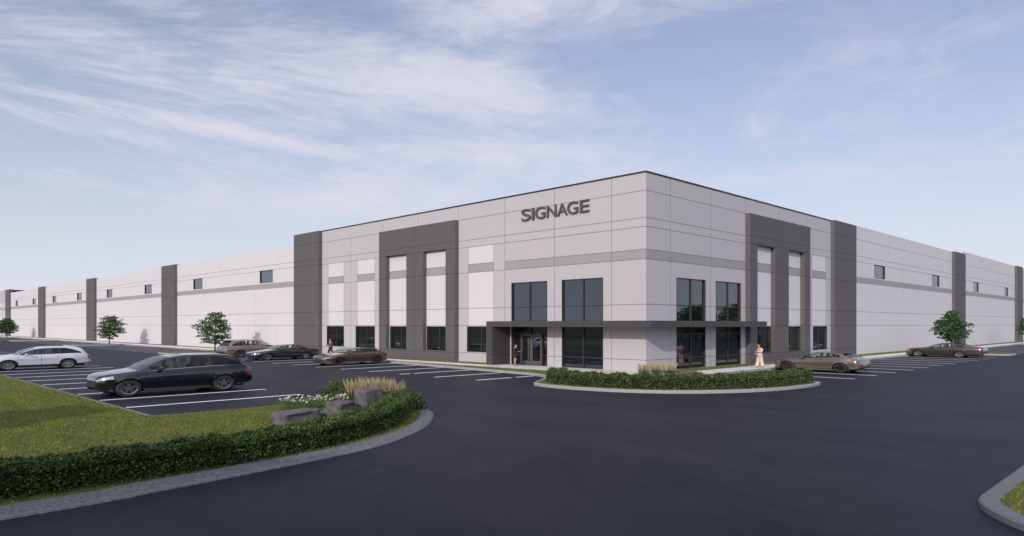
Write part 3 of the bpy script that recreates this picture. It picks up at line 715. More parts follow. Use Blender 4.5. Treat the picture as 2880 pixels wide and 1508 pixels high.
def boulder(loc, size, rz, seed, lab, sub=3, tilt=0):
    import bmesh
    bm = bmesh.new(); bmesh.ops.create_cube(bm, size=2); rs = random.Random(seed)
    for v in bm.verts: v.co += Vector((rs.uniform(-.16, .16), rs.uniform(-.16, .16), rs.uniform(-.16, .16)))
    bmesh.ops.bevel(bm, geom=bm.edges[:], offset=.13, segments=1, affect='EDGES')
    bmesh.ops.subdivide_edges(bm, edges=bm.edges[:], cuts=sub, use_grid_fill=True)
    from mathutils import noise as nz
    for v in bm.verts:
        q = v.co * 1.3 + Vector((seed * 3.1, 0, 0)); n_ = nz.noise(q) * .16 + nz.noise(q * 3.1) * .07 + nz.noise(q * 8) * .03
        # strata: step the surface in slabs
        st = math.floor(v.co.z * 3 + nz.noise(v.co * 1.1) * 1.2); n_ += .035 * ((st * 7919) % 3 - 1)
        v.co += v.co.normalized() * n_
    for v in bm.verts: v.co = Vector((v.co.x * size[0] / 2, v.co.y * size[1] / 2, (v.co.z + .85) * size[2] / 2))
    me = bpy.data.meshes.new('boulder'); bm.to_mesh(me); bm.free(); me.materials.append(M['rock'])
    o = bpy.data.objects.new('boulder', me); col.objects.link(o); o.location = loc; o.rotation_euler = (R(tilt), 0, rz); tag(o, lab, 'boulder'); return o
boulder((5.35, -28.0, .02), (.85, 1.5, .46), R(4), 2, 'long low dark boulder lying along the front hedge', 3, 3)
boulder((4.95, -26.1, .10), (.75, 1.0, .52), R(30), 5, 'small broken dark boulder between the long slab and the tall block')
boulder((5.25, -26.3, .0), (.9, 1.1, .30), R(-10), 8, 'low flat dark rock right behind the hedge, under the small boulder')
boulder((4.7, -24.75, .02), (.66, .80, 1.0), R(8), 9, 'tallest squarish dark boulder in front of the feather grass')
boulder((4.5, -2.1, .10), (1.2, 1.3, .42), R(40), 12, 'low dark boulder on the corner bed beside the sidewalk')

# grass blades
def grass(name, poly, n, h, z, seed, bias=None):
    rs = np.random.RandomState(seed); P_ = np.array(poly); lo, hi = P_.min(0), P_.max(0)
    lo = np.maximum(lo, bias[0]) if bias else lo; hi = np.minimum(hi, bias[1]) if bias else hi
    x = rs.uniform(lo[0], hi[0], n); y = rs.uniform(lo[1], hi[1], n)
    k = inpoly(x, y, poly); x, y = x[k], y[k]
    c = np.stack([x, y, np.full(len(x), z)], 1)
    o = quads(name, blades(rs, c, h, .022, .45), M['grass']); tag(o, 'short mown yellowish green grass', 'grass'); o['kind'] = 'stuff'; return o
g0 = grass('grass', GRASSP, 150000, .055, .05, 1, ((-14, -40), (12.5, -21)))
g0['label'] = 'short mown grass of the front lawn behind the hedge'
g1 = grass('grass', GRASSP, 60000, .06, .05, 2, ((-50, -42), (-14, -30))); g1['label'] = 'short mown grass of the lawn behind the parking bays at the far left'
g2 = grass('grass', BRI, 40000, .05, .10, 3, ((23, -29), (32, -15))); g2['label'] = 'short grass inside the kerb at the lower right corner'
g3 = grass('grass', inn, 60000, .055, .12, 4, ((.3, -12.2), (11.6, .8))); g3['label'] = 'short grass round the hedge on the corner bed'
st1 = [(-50, -1.80), (-13.9, -1.80), (-13.9, -.05), (-50, -.05)]; st2 = [(.05, 1.2), (1.8, 1.2), (1.8, 60), (.05, 60)]; st3 = [(-60, -4.0), (-24, -4.0), (-4, -6.1), (-4, -3.45), (-60, -3.62)]
for k, (pl, n, lb_) in enumerate(((st1, 16000, 'narrow grass strip between the left wall and the sidewalk'), (st2, 24000, 'narrow grass strip between the right wall and the sidewalk'), (st3, 26000, 'narrow grass strip between the sidewalk and the parking kerb'))):
    o = grass('grass', pl, n, .07, .12, 9 + k); o['label'] = lb_
for i2 in ISL[:1] + ISL[4:5]:
    o = grass('grass', i2, 9000, .07, .13, 33); o['label'] = 'grass on the tree island of the left parking row' if i2 is ISL[0] else 'grass on the tree island of the right parking row'
# bark litter along the hedge foot
rs = np.random.RandomState(77); p, nr, u, _ = path_samples(rs, HP, 5000); off = -rs.uniform(.42, .68, 5000)
c = np.stack([p[:, 0] + nr[:, 0] * off, p[:, 1] + nr[:, 1] * off, np.full(5000, .088) + rs.uniform(0, .012, 5000)], 1)
c = c[(np.abs(np.sin(u * 1.7)) + rs.uniform(0, .9, 5000)) > .75]
o = quads('leaf_litter', leafquads(rs, c, .045, 3, .6), leafmat('dry litter', (.05, .035, .02), (.10, .07, .04), (.19, .14, .09), .1)); tag(o, 'brown leaf litter along the foot of the front hedge', 'leaf litter'); o['kind'] = 'stuff'

# trees: tapered trunk, tiers of spreading limbs, leaves in flat sprays
def tree(loc, H_, r, base, seed, lab, n_leaf=9000, leaf=.13, grp=None, rz=0, trunk=.07, tiers=True, cat='tree'):
    rs = np.random.RandomState(seed); root = empty('tree', lab, cat, loc, rz, grp)
    tk = MB(); lean = rs.normal(size=2) * .03 * H_
    tp = lambda s: Vector((lean[0] * s * s, lean[1] * s * s, H_ * s))
    tk.tube([tuple(tp(s)) for s in (0, .1, .25, .45, .65, .8, .93)], [trunk * 1.5, trunk, trunk * .85, trunk * .65, trunk * .42, trunk * .25, trunk * .1], 8)
    tk.build('trunk', M['bark'], root, smooth=True)
    br = MB(); pts = []; wts = []
    nb = int(46 if tiers else 60)
    for i in range(nb):
        s = base / H_ + (1 - base / H_) * ((i + rs.uniform(0, .6)) / nb) ** .95 * .97
        q = (s - base / H_) / (1 - base / H_)
        prof = (math.sin(min(1, q * 1.45 + .30) * math.pi * .5)) * (1 - max(0, q - .38) / .62) ** .62
        Lb = r * (prof * rs.uniform(.72, 1.12) + .10); a = i * 2.39996 + rs.uniform(-.35, .35)
        p0 = tp(max(.0, s - .06)); up = rs.uniform(.10, .34) + q * .35
        d = Vector((math.cos(a), math.sin(a), 0)); side = Vector((-d.y, d.x, 0)) * rs.uniform(-.12, .12)
        p1 = p0 + d * Lb * .5 + Vector((0, 0, up * Lb * .45)) + side * Lb; p2 = p0 + d * Lb + Vector((0, 0, up * Lb * .62)) + side * Lb * 1.5
        br.tube([tuple(p0), tuple(p1), tuple(p2)], [trunk * .32 * (1.1 - q * .7), trunk * .17, trunk * .05], 5, cap=False)
        for j in range(6):
            f = rs.uniform(.30, 1.02); c0 = p0.lerp(p1, f * 2) if f < .5 else p1.lerp(p2, f * 2 - 1)
            sp = Lb * (.34 if f < .9 else .22); pts.append((c0, sp)); wts.append(sp)
            if j < 3:
                e = c0 + Vector((rs.normal() * sp, rs.normal() * sp, abs(rs.normal()) * .25 * sp)); br.tube([tuple(c0), tuple(e)], [trunk * .07, trunk * .03], 4, cap=False)
    br.build('branch', M['bark'], root)
    wts = np.array(wts) ** 1.5; k = rs.choice(len(pts), n_leaf, p=wts / wts.sum())
    c0 = np.array([tuple(p[0]) for p in pts])[k]; sp = np.array([p[1] for p in pts])[k]
    off = np.clip(rs.normal(size=(n_leaf, 3)), -1.5, 1.5) * (sp * .60)[:, None]; off[:, 2] *= .26 if tiers else .6
    off[:, 2] -= (off[:, 0] ** 2 + off[:, 1] ** 2) * .25 / np.maximum(sp, .1)
    quads('crown', leafquads(rs, c0 + off, leaf, .5 if tiers else .1, .5), M['tleaf'], root)
    return root
tree((-55.9, -6.2, .15), 4.9, 2.0, 1.15, 3, 'young broad-crowned tree on the island left of the champagne SUV', 4800, .22, trunk=.085)
tree((-98.9, -5.9, .15), 4.85, 2.1, 1.1, 8, 'small tree on the grassy island in front of the third wall bay', 4500, .25, trunk=.085)
tree((-184.5, -6.0, .15), 5.0, 2.3, 1.2, 14, 'small distant tree at the left end of the parking row', 5000, .3, trunk=.1)
tree((5.7, 51.2, .15), 5.0, 1.7, 1.5, 21, 'young tree behind the brown sedan on the right side', 4800, .24, trunk=.085)
tree((6.3, 99.2, .15), 5.0, 2.7, 1.3, 27, 'distant tree cut by the right edge of the picture', 5000, .3, trunk=.1)
# trees across the road: out of the picture, but they stand in the window reflections and throw the shade on the lawn
tree((1.6, -44.6, .0), 5.6, 2.3, 1.6, 31, 'broad tree beside the lawn just outside the picture on the left', 24000, .38, tiers=False, trunk=.12)
for i, (x, y, h, r_, lb_) in enumerate(((64, 75, 10.5, 6.2, 'tallest broad tree across the road, mirrored in the left pane of the corner windows'), (58, 105, 8.0, 5.0, 'round tree across the road, mirrored low in the right corner window'), (70, 45, 7.5, 4.5, 'wide bushy tree across the road, nearest the lower right corner lawn'), (74, 92, 8, 6, 'dense tree between the tallest and the round tree across the road'), (60, 130, 9, 6, 'farthest tree across the road beyond the parking bays'))):
    tree((x, y, -.02), h, r_, 1.2, 50 + i, lb_, 4200, .62, None, tiers=False, trunk=.25)
for i, (x, y, h, r_, lb_) in enumerate(((21.5, -58, 11.5, 5.5, 'tall shade tree behind the viewpoint, the one nearest the hedge'), (30, -56, 13.0, 6.2, 'second shade tree behind the viewpoint, a little taller than its neighbours'), (40, -55, 12.4, 6.2, 'third shade tree behind the viewpoint, above the open asphalt'), (50, -56, 12.8, 6.2, 'fourth shade tree behind the viewpoint, towards the corner lawn'), (60, -54, 12.5, 6.2, 'last shade tree behind the viewpoint, beyond the corner lawn'))):
    tree((x, y, -.02), h, r_, 1.0, 80 + i, lb_, 9000, .8, None, tiers=False, trunk=.25)

# ------------------------------------------------------------------ cars
M['tyre'] = mat('tyre rubber', (.028, .026, .026), .85, noise_amt=.1, noise_scale=20)
M['chrome'] = mat('bright trim', (.65, .65, .66), .18, 1.0)
M['rimb'] = mat('gloss black alloy', (.012, .012, .013), .18, .3, coat=1.)
M['rimd'] = mat('dark machined alloy', (.42, .42, .44), .2, 1.0)
M['rims'] = mat('silver alloy', (.48, .47, .48), .25, 1.0)
M['plastic'] = mat('black trim plastic', (.018, .018, .019), .55)
M['cabin'] = mat('dark cabin trim', (.03, .028, .027), .8)
M['seat'] = mat('seat leather', (.075, .066, .055), .6)
M['cglass'] = glassmat('car glass', (.74, .82, .80), refl=1.55, rough=.01, alpha=.5)
M['dglass'] = glassmat('privacy glass', (.08, .09, .10), refl=1.6, rough=.01, alpha=.5)
M['lamp'] = mat('clear lamp lens', (.42, .43, .46), .12, .45, coat=1.)
M['red'] = mat('red lamp lens', (.22, .012, .012), .15, coat=1.)
M['seam'] = mat('door gap', (.006, .006, .006), .9)
def paint(name, c, metal=.6, rough=.32): return mat(name, c, rough, metal, coat=1., coatr=.03)
def interp(keys):
    xs = [k[0] for k in keys]; ys = [k[1] for k in keys]; n = len(xs)
    d = [(ys[i + 1] - ys[i]) / max(xs[i + 1] - xs[i], 1e-6) for i in range(n - 1)]
    m_ = [d[0]] + [0 if d[i - 1] * d[i] <= 0 else 2 * d[i - 1] * d[i] / (d[i - 1] + d[i]) for i in range(1, n - 1)] + [d[-1]]
    def f(x):
        if x <= xs[0]: return ys[0]
        if x >= xs[-1]: return ys[-1]
        i = max(k for k in range(n - 1) if xs[k] <= x); h = xs[i + 1] - xs[i]; t_ = (x - xs[i]) / h
        return (1 + 2 * t_) * (1 - t_) ** 2 * ys[i] + t_ * (1 - t_) ** 2 * h * m_[i] + t_ * t_ * (3 - 2 * t_) * ys[i + 1] + t_ * t_ * (t_ - 1) * h * m_[i + 1]
    return f
def wheel(root, x, y, r, s, rim_m, spokes, style):
    b_ = MB(); n = 28; wd = .22
    prof = [(-wd / 2 + .01, r * .66), (-wd / 2, r * .80), (-wd / 2 + .02, r * .95), (-wd / 2 + .05, r), (wd / 2 - .05, r), (wd / 2 - .02, r * .95), (wd / 2, r * .80), (wd / 2 - .01, r * .66)]
    rows = []
    for k in range(n):
        a = 2 * math.pi * k / n; rows.append([(x + q * math.cos(a), y + p, r + q * math.sin(a)) for p, q in prof])
    for k in range(n):
        r0, r1 = rows[k], rows[(k + 1) % n]
        for j in range(len(prof)): b_.face([r0[j], r0[(j + 1) % len(prof)], r1[(j + 1) % len(prof)], r1[j]])
    tyre = b_.build('wheel', M['tyre'], root, smooth=True, angle=50, weld=True)
    b_ = MB(); o = y + s * wd / 2 * .80; i_ = y + s * wd / 2 * .25; rr = r * .67
    for k in range(n):
        a0, a1 = 2 * math.pi * k / n, 2 * math.pi * (k + 1) / n
        P3 = lambda q, yy, a: (x + q * math.cos(a), yy, r + q * math.sin(a))
        b_.face([P3(rr, o, a0), P3(rr, o, a1), P3(rr * .90, o - s * .004, a1), P3(rr * .90, o - s * .004, a0)], 0)
        b_.face([P3(rr * .90, o - s * .004, a0), P3(rr * .90, o - s * .004, a1), P3(rr * .86, i_, a1), P3(rr * .86, i_, a0)], 0)
        b_.face([P3(rr * .88, i_, a0), P3(rr * .88, i_, a1), (x, i_, r)], 1)
    for k in range(spokes):
        for dlt in ((-.13, .13) if style else (0,)):
            a = 2 * math.pi * k / spokes + .35; hw = .035 if style else .05
            ca, sa = math.cos(a), math.sin(a)
            def Q(rad, t_, yy): return (x + rad * ca - t_ * sa, yy, r + rad * sa + t_ * ca)
            r0, r1 = rr * .10, rr * .90; t0, t1 = dlt * rr * .35, dlt * rr * 1.25; hw *= rr / .24
            top = o - s * .012; bot = i_ + s * .005
            A = [Q(r0, t0 - hw * .5, top + s * .0), Q(r0, t0 + hw * .5, top), Q(r1, t1 + hw * .5, top), Q(r1, t1 - hw * .5, top)]
            B = [Q(r0, t0 - hw * .5, bot), Q(r0, t0 + hw * .5, bot), Q(r1, t1 + hw * .5, bot), Q(r1, t1 - hw * .5, bot)]
            b_.face(A, 0)
            for u in range(4): b_.face([A[u], A[(u + 1) % 4], B[(u + 1) % 4], B[u]], 0)
    b_.tube([(x, i_, r), (x, o - s * .004, r)], [rr * .2, rr * .16], 12, 0)
    b_.build('rim', [rim_m, M['plastic']], tyre)
def car(name, label, S, loc, rz, k=1.43, grp='cars parked in the bays'):
    """S: style dict in metres, x from the nose backwards; left side of the car is -y... built symmetric"""
    root = empty(name, label, 'car', loc, rz, grp, (k, k, S.get('zs', 1))); L = S['L']; Wd = S['W'] / 2; rt = S['rt']; wx = S['wx']; x0 = wx[0]
    T = interp(S['top']); B = interp(S['belt']); sill = interp(S['sill']); wf = interp(S['plan']); ra = rt + S.get('gap', .045)
    cowl, rs_, re_, deck = S['cowl'], S['roof0'], S['roof1'], S['deck']
    st_ = set([0, L, cowl, rs_, re_, deck] + [q[0] for q in S['top']])
    for i in range(int(L / .10)): st_.add(i * .10)
    for xc in wx:
        for q in range(17): st_.add(xc - ra * math.cos(math.pi * q / 16))
        st_.add(xc - ra - .003); st_.add(xc + ra + .003)
    for e in (.02, .06, .12, .18): st_.add(e); st_.add(L - e)
    seams = S['seams']
    for q in seams: st_ |= {q - .007, q + .007}
    for p in S['pillars']: st_ |= {p[0], p[1]}
    for q in (S['wx0'], S['wx1']): st_.add(q)
    xs = sorted(q for q in st_ if 0 <= q <= L); ys = [xs[0]]
    keep = set(S['seams'])
    for q in xs[1:]:
        if q - ys[-1] > .0025: ys.append(q)
    xs = ys
    def zb(x):
        z = sill(x)
        for xc in wx:
            if abs(x - xc) <= ra + 1e-6: z = max(z, rt + math.sqrt(max(0, ra * ra - (x - xc) ** 2)))
        return z
    SR = [0, .04, .12, .25, .4, .55, .68, .80, .90, .97, 1.0]; GR = [.05, .072, .12, .3, .5, .7, .86, .93, 1.0]; TR = [.82, .6, .4, .2, 0]
    ch = S.get('char', 0)
    def section(x):
        w_ = wf(x) * Wd; b0 = zb(x); Bx = B(x); Tx = max(T(x), Bx + .012); row = []
        for v in SR:
            z = b0 + (Bx - b0) * v; q = (z - .22) / max(Bx - .22, .1)
            f = .945 + .055 * math.sin(min(1, max(0, q) * 1.5) * math.pi / 2) - .05 * max(0, (q - .72) / .28) ** 2
            f += S['crease'] * math.exp(-((z - (S['cz'] + ch * (x - L / 2))) / .035) ** 2) - .010 * math.exp(-((z - S['cz'] + .14 - ch * (x - L / 2)) / .08) ** 2)
            for xc in wx: f += .020 * math.exp(-((x - xc) / (ra * .9)) ** 2) * math.exp(-((z - rt * 1.7) / .22) ** 2)
            row.append((w_ * f, z))
        ws = w_ * .95; h = Tx - Bx; tum = S['tumble']; hr = h * (.94 if h > .25 else .6)
        wr = ws - tum * hr * (1 + .1 * hr) - min(.05, h * .3)
        qt = min(1, max(0, (x - (S['wx1'] - S['qw'])) / S['qw'])) if x <= S['wx1'] + .001 else max(0, 1 - (x - S['wx1']) / .12)
        sq = 1 - S['qh'] * qt ** 1.7
        for v in GR:
            v2 = v * sq if v <= .86 else (.86 * sq + (v - .86) / .14 * (1 - .86 * sq)); row.append((ws + (wr - ws) * (v2 ** 1.15), Bx + hr * v2))
        for v in TR: row.append((wr * v, Tx - (Tx - Bx - hr) * v ** 2.2))
        return row
    rows = [section(x) for x in xs]; NR = len(rows[0]); nS = len(SR); nG = len(GR)
    parts = {}
    def add(key, pts, m_=0):
        parts.setdefault(key, MB()).face(pts, m_)
    wt0, wt1 = S.get('gz', (.08, .86))
    for s in (-1, 1):
        for i in range(len(xs) - 1):
            xa, xb = xs[i], xs[i + 1]; xm = (xa + xb) / 2; hcab = T(xm) - B(xm)
            for j in range(NR - 1):
                a, b_, c, d = rows[i][j], rows[i + 1][j], rows[i + 1][j + 1], rows[i][j + 1]
                pts = [(xa, s * a[0], a[1]), (xb, s * b_[0], b_[1]), (xb, s * c[0], c[1]), (xa, s * d[0], d[1])]
                if s > 0: pts = pts[::-1]
                zm = (a[1] + b_[1] + c[1] + d[1]) / 4; key = 'body'; mi = 0
                side = j < nS - 1; gr = nS - 1 <= j < nS + nG - 1; gi = j - (nS - 1)
                top_ = j >= nS + nG - 1
                if gr:
                    v0 = ([0] + GR)[gi]; v1 = GR[gi]; vm = (v0 + v1) / 2
                    if S['wx0'] < xm < S['wx1'] and hcab > .10 and wt0 < vm < wt1:
                        pl = [q for q in S['pillars'] if q[0] < xm < q[1]]
                        if pl: key = 'body'; mi = 2 if pl[0][2] else 0
                        else:
                            seg = sum(1 for q in S['pillars'] if q[1] <= xm); key = ('side_window', s, seg)
                    elif S['wx0'] - .1 < xm < S['wx1'] + .1 and hcab > .10 and S.get('trim') and (.05 < vm < .073): mi = 3 if S['trim'] == 'chrome' else 2
                if top_ or (gr and gi == nG - 1):
                    if cowl < xm < rs_ - .0 and (top_): key = 'windscreen'
                    if re_ < xm < deck and (top_): key = 'rear_window'
                if side:
                    if seams[0] < xm < seams[-1] and zm > sill(xm) + S.get('rock', .10) and zb(xm) < rt + ra * 2:
                        dk = sum(1 for q in seams if q <= xm)
                        key = ('door', s, dk)
                    if any(abs(xm - q) < .0075 for q in seams): mi = 1
                    if (SR[j] + SR[j + 1]) / 2 < S.get('clad', .0): key = 'body'; mi = 2
                hl = S['hl']; tl = S['tl']
                if side:
                    vv = (SR[j] + SR[j + 1]) / 2
                    if .015 < xm < hl[0] and hl[1] < vv < hl[2]: key = ('headlight', s); mi = 0
                    if xm > L - tl[0] and tl[1] < vv < tl[2]: key = ('taillight', s); mi = 0
                add(key, pts, mi)
        # end caps
        for i, nm in ((0, 0), (-1, 1)):
            r_ = rows[i]; x_ = xs[i]
            for j in range(NR - 1):
                z0_, z1_ = r_[j][1], r_[j + 1][1]; a, c = r_[j], r_[j + 1]
                zz = (z0_ + z1_) / 2
                cols = [0, .3, .5, .72, 1]
                for u0, u1 in zip(cols, cols[1:]):
                    if c[0] < 1e-6 and a[0] < 1e-6: continue
                    pts = [(x_, s * a[0] * u0, z0_), (x_, s * a[0] * u1, z0_), (x_, s * c[0] * u1, z1_), (x_, s * c[0] * u0, z1_)]
                    key = 'body'; mi = 0; um = (u0 + u1) / 2
                    if nm == 0:
                        if S['grz'][0] < zz < S['grz'][1] and um < S['grz'][2]: key = 'grille'
                        elif zz < S['grz'][3] and um < .95: key = 'body'; mi = 2
                        elif j < nS - 1 and S['hl'][1] < (SR[j] + SR[j + 1]) / 2 < S['hl'][2] and um > .72: key = ('headlight', s)
                    else:
                        if zz < S['rbz']: mi = 2
                        elif j < nS - 1 and S['tl'][1] < (SR[j] + SR[j + 1]) / 2 < S['tl'][2] and um > .72: key = ('taillight', s)
                    add(key, pts, mi)
    # wheel wells, underbody
    ub = MB()
    for s in (-1, 1):
        for xc in wx:
            pr_ = None
            for q in range(17):
                a = math.pi * q / 16; X = xc - ra * math.cos(a); Zq = rt + ra * math.sin(a)
                yo = wf(X) * Wd * .955
                cur = ((X, s * yo, Zq), (X, s * (Wd * .62), Zq))
                if pr_: ub.face([pr_[0], cur[0], cur[1], pr_[1]]); ub.face([pr_[1], cur[1], (xc, s * Wd * .62, rt)])
                pr_ = cur
            for sg_ in (-1, 1):
                X = xc + sg_ * ra; yo = wf(X) * Wd * .95; ub.face([(X, s * yo, rt), (X, s * Wd * .62, rt), (X, s * Wd * .62, sill(X)), (X, s * yo, sill(X))])
    ub.box((.25, -Wd * .62, .19), (L - .25, Wd * .62, .62)); ub.box((wx[0] + ra + .02, -Wd * .93, .21), (wx[1] - ra - .02, Wd * .93, .40))
    ub.build('underbody', M['plastic'], root)
    pm = S['paint']; mats = [pm, M['seam'], M['plastic'], M['chrome']]
    body = None
    for key, mb_ in parts.items():
        nm = key if isinstance(key, str) else key[0]
        mt = {'windscreen': M['cglass'], 'rear_window': M['dglass'] if S.get('dark_rear') else M['cglass'], 'headlight': M['lamp'], 'taillight': M['red'], 'grille': M['plastic']}.get(nm)
        if nm == 'side_window': mt = M['dglass'] if (S.get('dark_rear') and key[2] >= S['dark_rear']) else M['cglass']
        o = mb_.build(nm, mt if mt else mats, root, smooth=True, angle=38, weld=True)
        if nm == 'body': body = o
    # mirrors, handles
    for s in (-1, 1):
        xm = S['mirror'][0]; zm = S['mirror'][1]; yy = wf(xm) * Wd * .95
        b_ = MB(); c = (xm, s * (yy + .13), zm)
        for q in range(6):
            pass
        import bmesh
        bm = bmesh.new(); bmesh.ops.create_uvsphere(bm, u_segments=12, v_segments=8, radius=1)
        for v in bm.verts: v.co = Vector((c[0] + v.co.x * .085, c[1] + v.co.y * .12, c[2] + v.co.z * .07))
        me = bpy.data.meshes.new('wing_mirror'); bm.to_mesh(me); bm.free(); me.materials.append(M['chrome'] if S.get('mirror_chrome') else pm)
        me.polygons.foreach_set('use_smooth', [True] * len(me.polygons)); o = bpy.data.objects.new('wing_mirror', me); col.objects.link(o); o.parent = root
        a = MB(); a.tube([(xm + .02, s * (yy - .02), zm - .05), (xm, s * (yy + .06), zm - .04)], .022, 6); a.build('mirror_arm', M['plastic'], o)
    drs = [o for o in root.children if o.name.startswith('door')]
    for s in (-1, 1):
        for hx in S['handles']:
            z = B(hx) - .10; y = section(hx)[8][0]
            a = MB(); a.tube([(hx - .09, s * (y - .005), z), (hx - .07, s * (y + .028), z), (hx + .07, s * (y + .028), z), (hx + .09, s * (y - .005), z)], .014, 6)
            a.build('door_handle', M['chrome'] if S.get('hchrome') else pm, root)
    # number plate at the rear, exhaust
    a = MB(); zp = S['plate']; a.box((L - .002, -.26, zp - .06), (L + .012, .26, zp + .06)); a.build('number_plate', mat('number plate', (.35, .35, .36), .5), root)
    if S.get('lip'):
        a = MB(); x_, z_ = S['lip']; a.box((x_ - .22, -Wd * .62, z_ - .015), (x_ + .14, Wd * .62, z_ + .012)); a.build('roof_spoiler', pm, root, bevel=.01)
    if S.get('rails'):
        for s in (-1, 1):
            a = MB(); pts_ = []
            for q in range(9):
                X = rs_ + .15 + (re_ - rs_ - .4) * q / 8; rw = section(X)[nS + nG]; pts_.append((X, s * rw[0], rw[1] + (.035 if 0 < q < 8 else 0.0)))
            a.tube(pts_, .014, 6); a.build('roof_rail', M['chrome'], root)
    # cabin: floor tub, seats with headrests, dashboard and wheel
    cb = MB(); bz = B(cowl + .6); cb.box((cowl - .1, -Wd * .84, .42), (re_ + .1, Wd * .84, .55)); cb.box((cowl - .25, -Wd * .80, .5), (cowl + .38, Wd * .80, B(cowl) - .03))
    cb.box((re_ - .45 if not S.get('sedan') else re_ - .1, -Wd * .8, .5), (min(deck, L - .3), Wd * .8, bz - .08)); cb.tube([(cowl + .45, -Wd * .42 + .16 * math.cos(q), bz - .02 + .16 * math.sin(q)) for q in [2 * math.pi * i / 12 for i in range(13)]], .014, 5)
    cb.build('cabin', M['cabin'], root)
    fx = S['seats'][0]; zs_ = S.get('seatz', .28)
    for sx in S['seats']:
        for s in (-1, 1):
            a = MB(); y0 = s * Wd * .44
            a.box((sx - .28, y0 - .22, zs_ + .17), (sx + .22, y0 + .22, zs_ + .34))
            for (za, zb_, xo, hw) in ((zs_ + .30, zs_ + .60, .20, .23), (zs_ + .60, zs_ + .88, .28, .20)): a.box((sx + xo, y0 - hw, za), (sx + xo + .13, y0 + hw, zb_ + .01))
            a.box((sx + .33, y0 - .12, zs_ + .92), (sx + .41, y0 + .12, zs_ + 1.10)); a.box((sx + .36, y0 - .05, zs_ + .87), (sx + .38, y0 + .05, zs_ + .93))
            a.build('seat', M['seat'], root, bevel=.03)
    for xc in wx:
        for s in (-1, 1): wheel(root, xc, s * (wf(xc) * Wd * .97 - .12), rt, s, S['rim'], S.get('spokes', 5), S.get('dbl', True))
    return root
flat = lambda v: [(0, v), (9, v)]
SUVB = dict(zs=1.055, L=4.97, W=1.96, rt=.385, wx=(.86, 3.88), cowl=1.12, roof0=2.15, roof1=4.34, deck=4.74,
    top=[(0, .72), (.03, .84), (.08, .92), (.3, 1.01), (.7, 1.09), (1.12, 1.16), (1.65, 1.44), (2.15, 1.68), (2.8, 1.77), (3.6, 1.765), (4.34, 1.66), (4.58, 1.42), (4.74, 1.20), (4.90, 1.00), (4.97, .72)],
    belt=[(0, .70), (.05, .80), (.15, .88), (.5, .96), (1.3, 1.07), (2.4, 1.12), (3.5, 1.18), (4.3, 1.20), (4.7, 1.12), (4.9, .94), (4.97, .70)],
    sill=[(0, .42), (.06, .34), (.2, .26), (.4, .22), (1, .25), (4.1, .28), (4.7, .34), (4.97, .46)], plan=[(0, .46), (.02, .56), (.07, .68), (.16, .79), (.32, .89), (.55, .96), (.85, 1.0), (3.9, 1.0), (4.4, .955), (4.8, .88), (4.92, .82), (4.97, .76)],
    tumble=.40, qw=.85, qh=.62, crease=.012, cz=.62, char=.012, seams=(1.36, 2.46, 3.52), pillars=[(2.43, 2.54, True), (3.38, 3.49, True)], wx0=1.50, wx1=4.46, trim='chrome', hl=(.42, .74, .96), tl=(.26, .60, .97), grz=(.42, .80, .9, .38), rbz=.55,
    mirror=(1.80, 1.20), handles=(2.24, 3.24), plate=.80, seats=(2.30, 3.2), seatz=.46, rim=M['rimd'], spokes=5, paint=paint('black metallic paint', (.004, .005, .008), .1, .2), dark_rear=2, rock=.13)
SUVW = dict(L=4.55, W=1.82, rt=.355, wx=(.86, 3.46), cowl=1.18, roof0=2.05, roof1=4.02, deck=4.36,
    top=[(0, .82), (.05, .90), (.35, 1.0), (.8, 1.07), (1.18, 1.13), (1.6, 1.39), (2.05, 1.60), (2.7, 1.68), (3.4, 1.665), (4.02, 1.585), (4.22, 1.36), (4.36, 1.12), (4.48, .92), (4.55, .70)],
    belt=[(0, .80), (.1, .86), (.5, .96), (1.2, 1.03), (2.2, 1.06), (3.4, 1.10), (4.0, 1.14), (4.3, 1.08), (4.5, .86), (4.55, .68)],
    sill=[(0, .34), (.3, .24), (1, .27), (3.8, .29), (4.3, .34), (4.55, .42)], plan=[(0, .48), (.05, .64), (.16, .80), (.4, .93), (.86, 1.0), (3.5, 1.0), (4.1, .96), (4.45, .89), (4.55, .80)],
    tumble=.38, qw=.80, qh=.75, crease=.006, cz=.80, char=.01, seams=(1.28, 2.26, 3.18), pillars=[(2.23, 2.32, True), (3.06, 3.13, True)], wx0=1.36, wx1=4.08, hl=(.40, .74, .96), tl=(.17, .55, 1.0), grz=(.42, .78, .5, .40), rbz=.62,
    mirror=(1.60, 1.13), handles=(2.02, 2.98), plate=.88, seats=(2.05, 2.9), seatz=.40, rim=M['rims'], spokes=9, dbl=False, paint=paint('silver white paint', (.62, .63, .68), .2, .3), dark_rear=2, clad=.17, rock=.17)
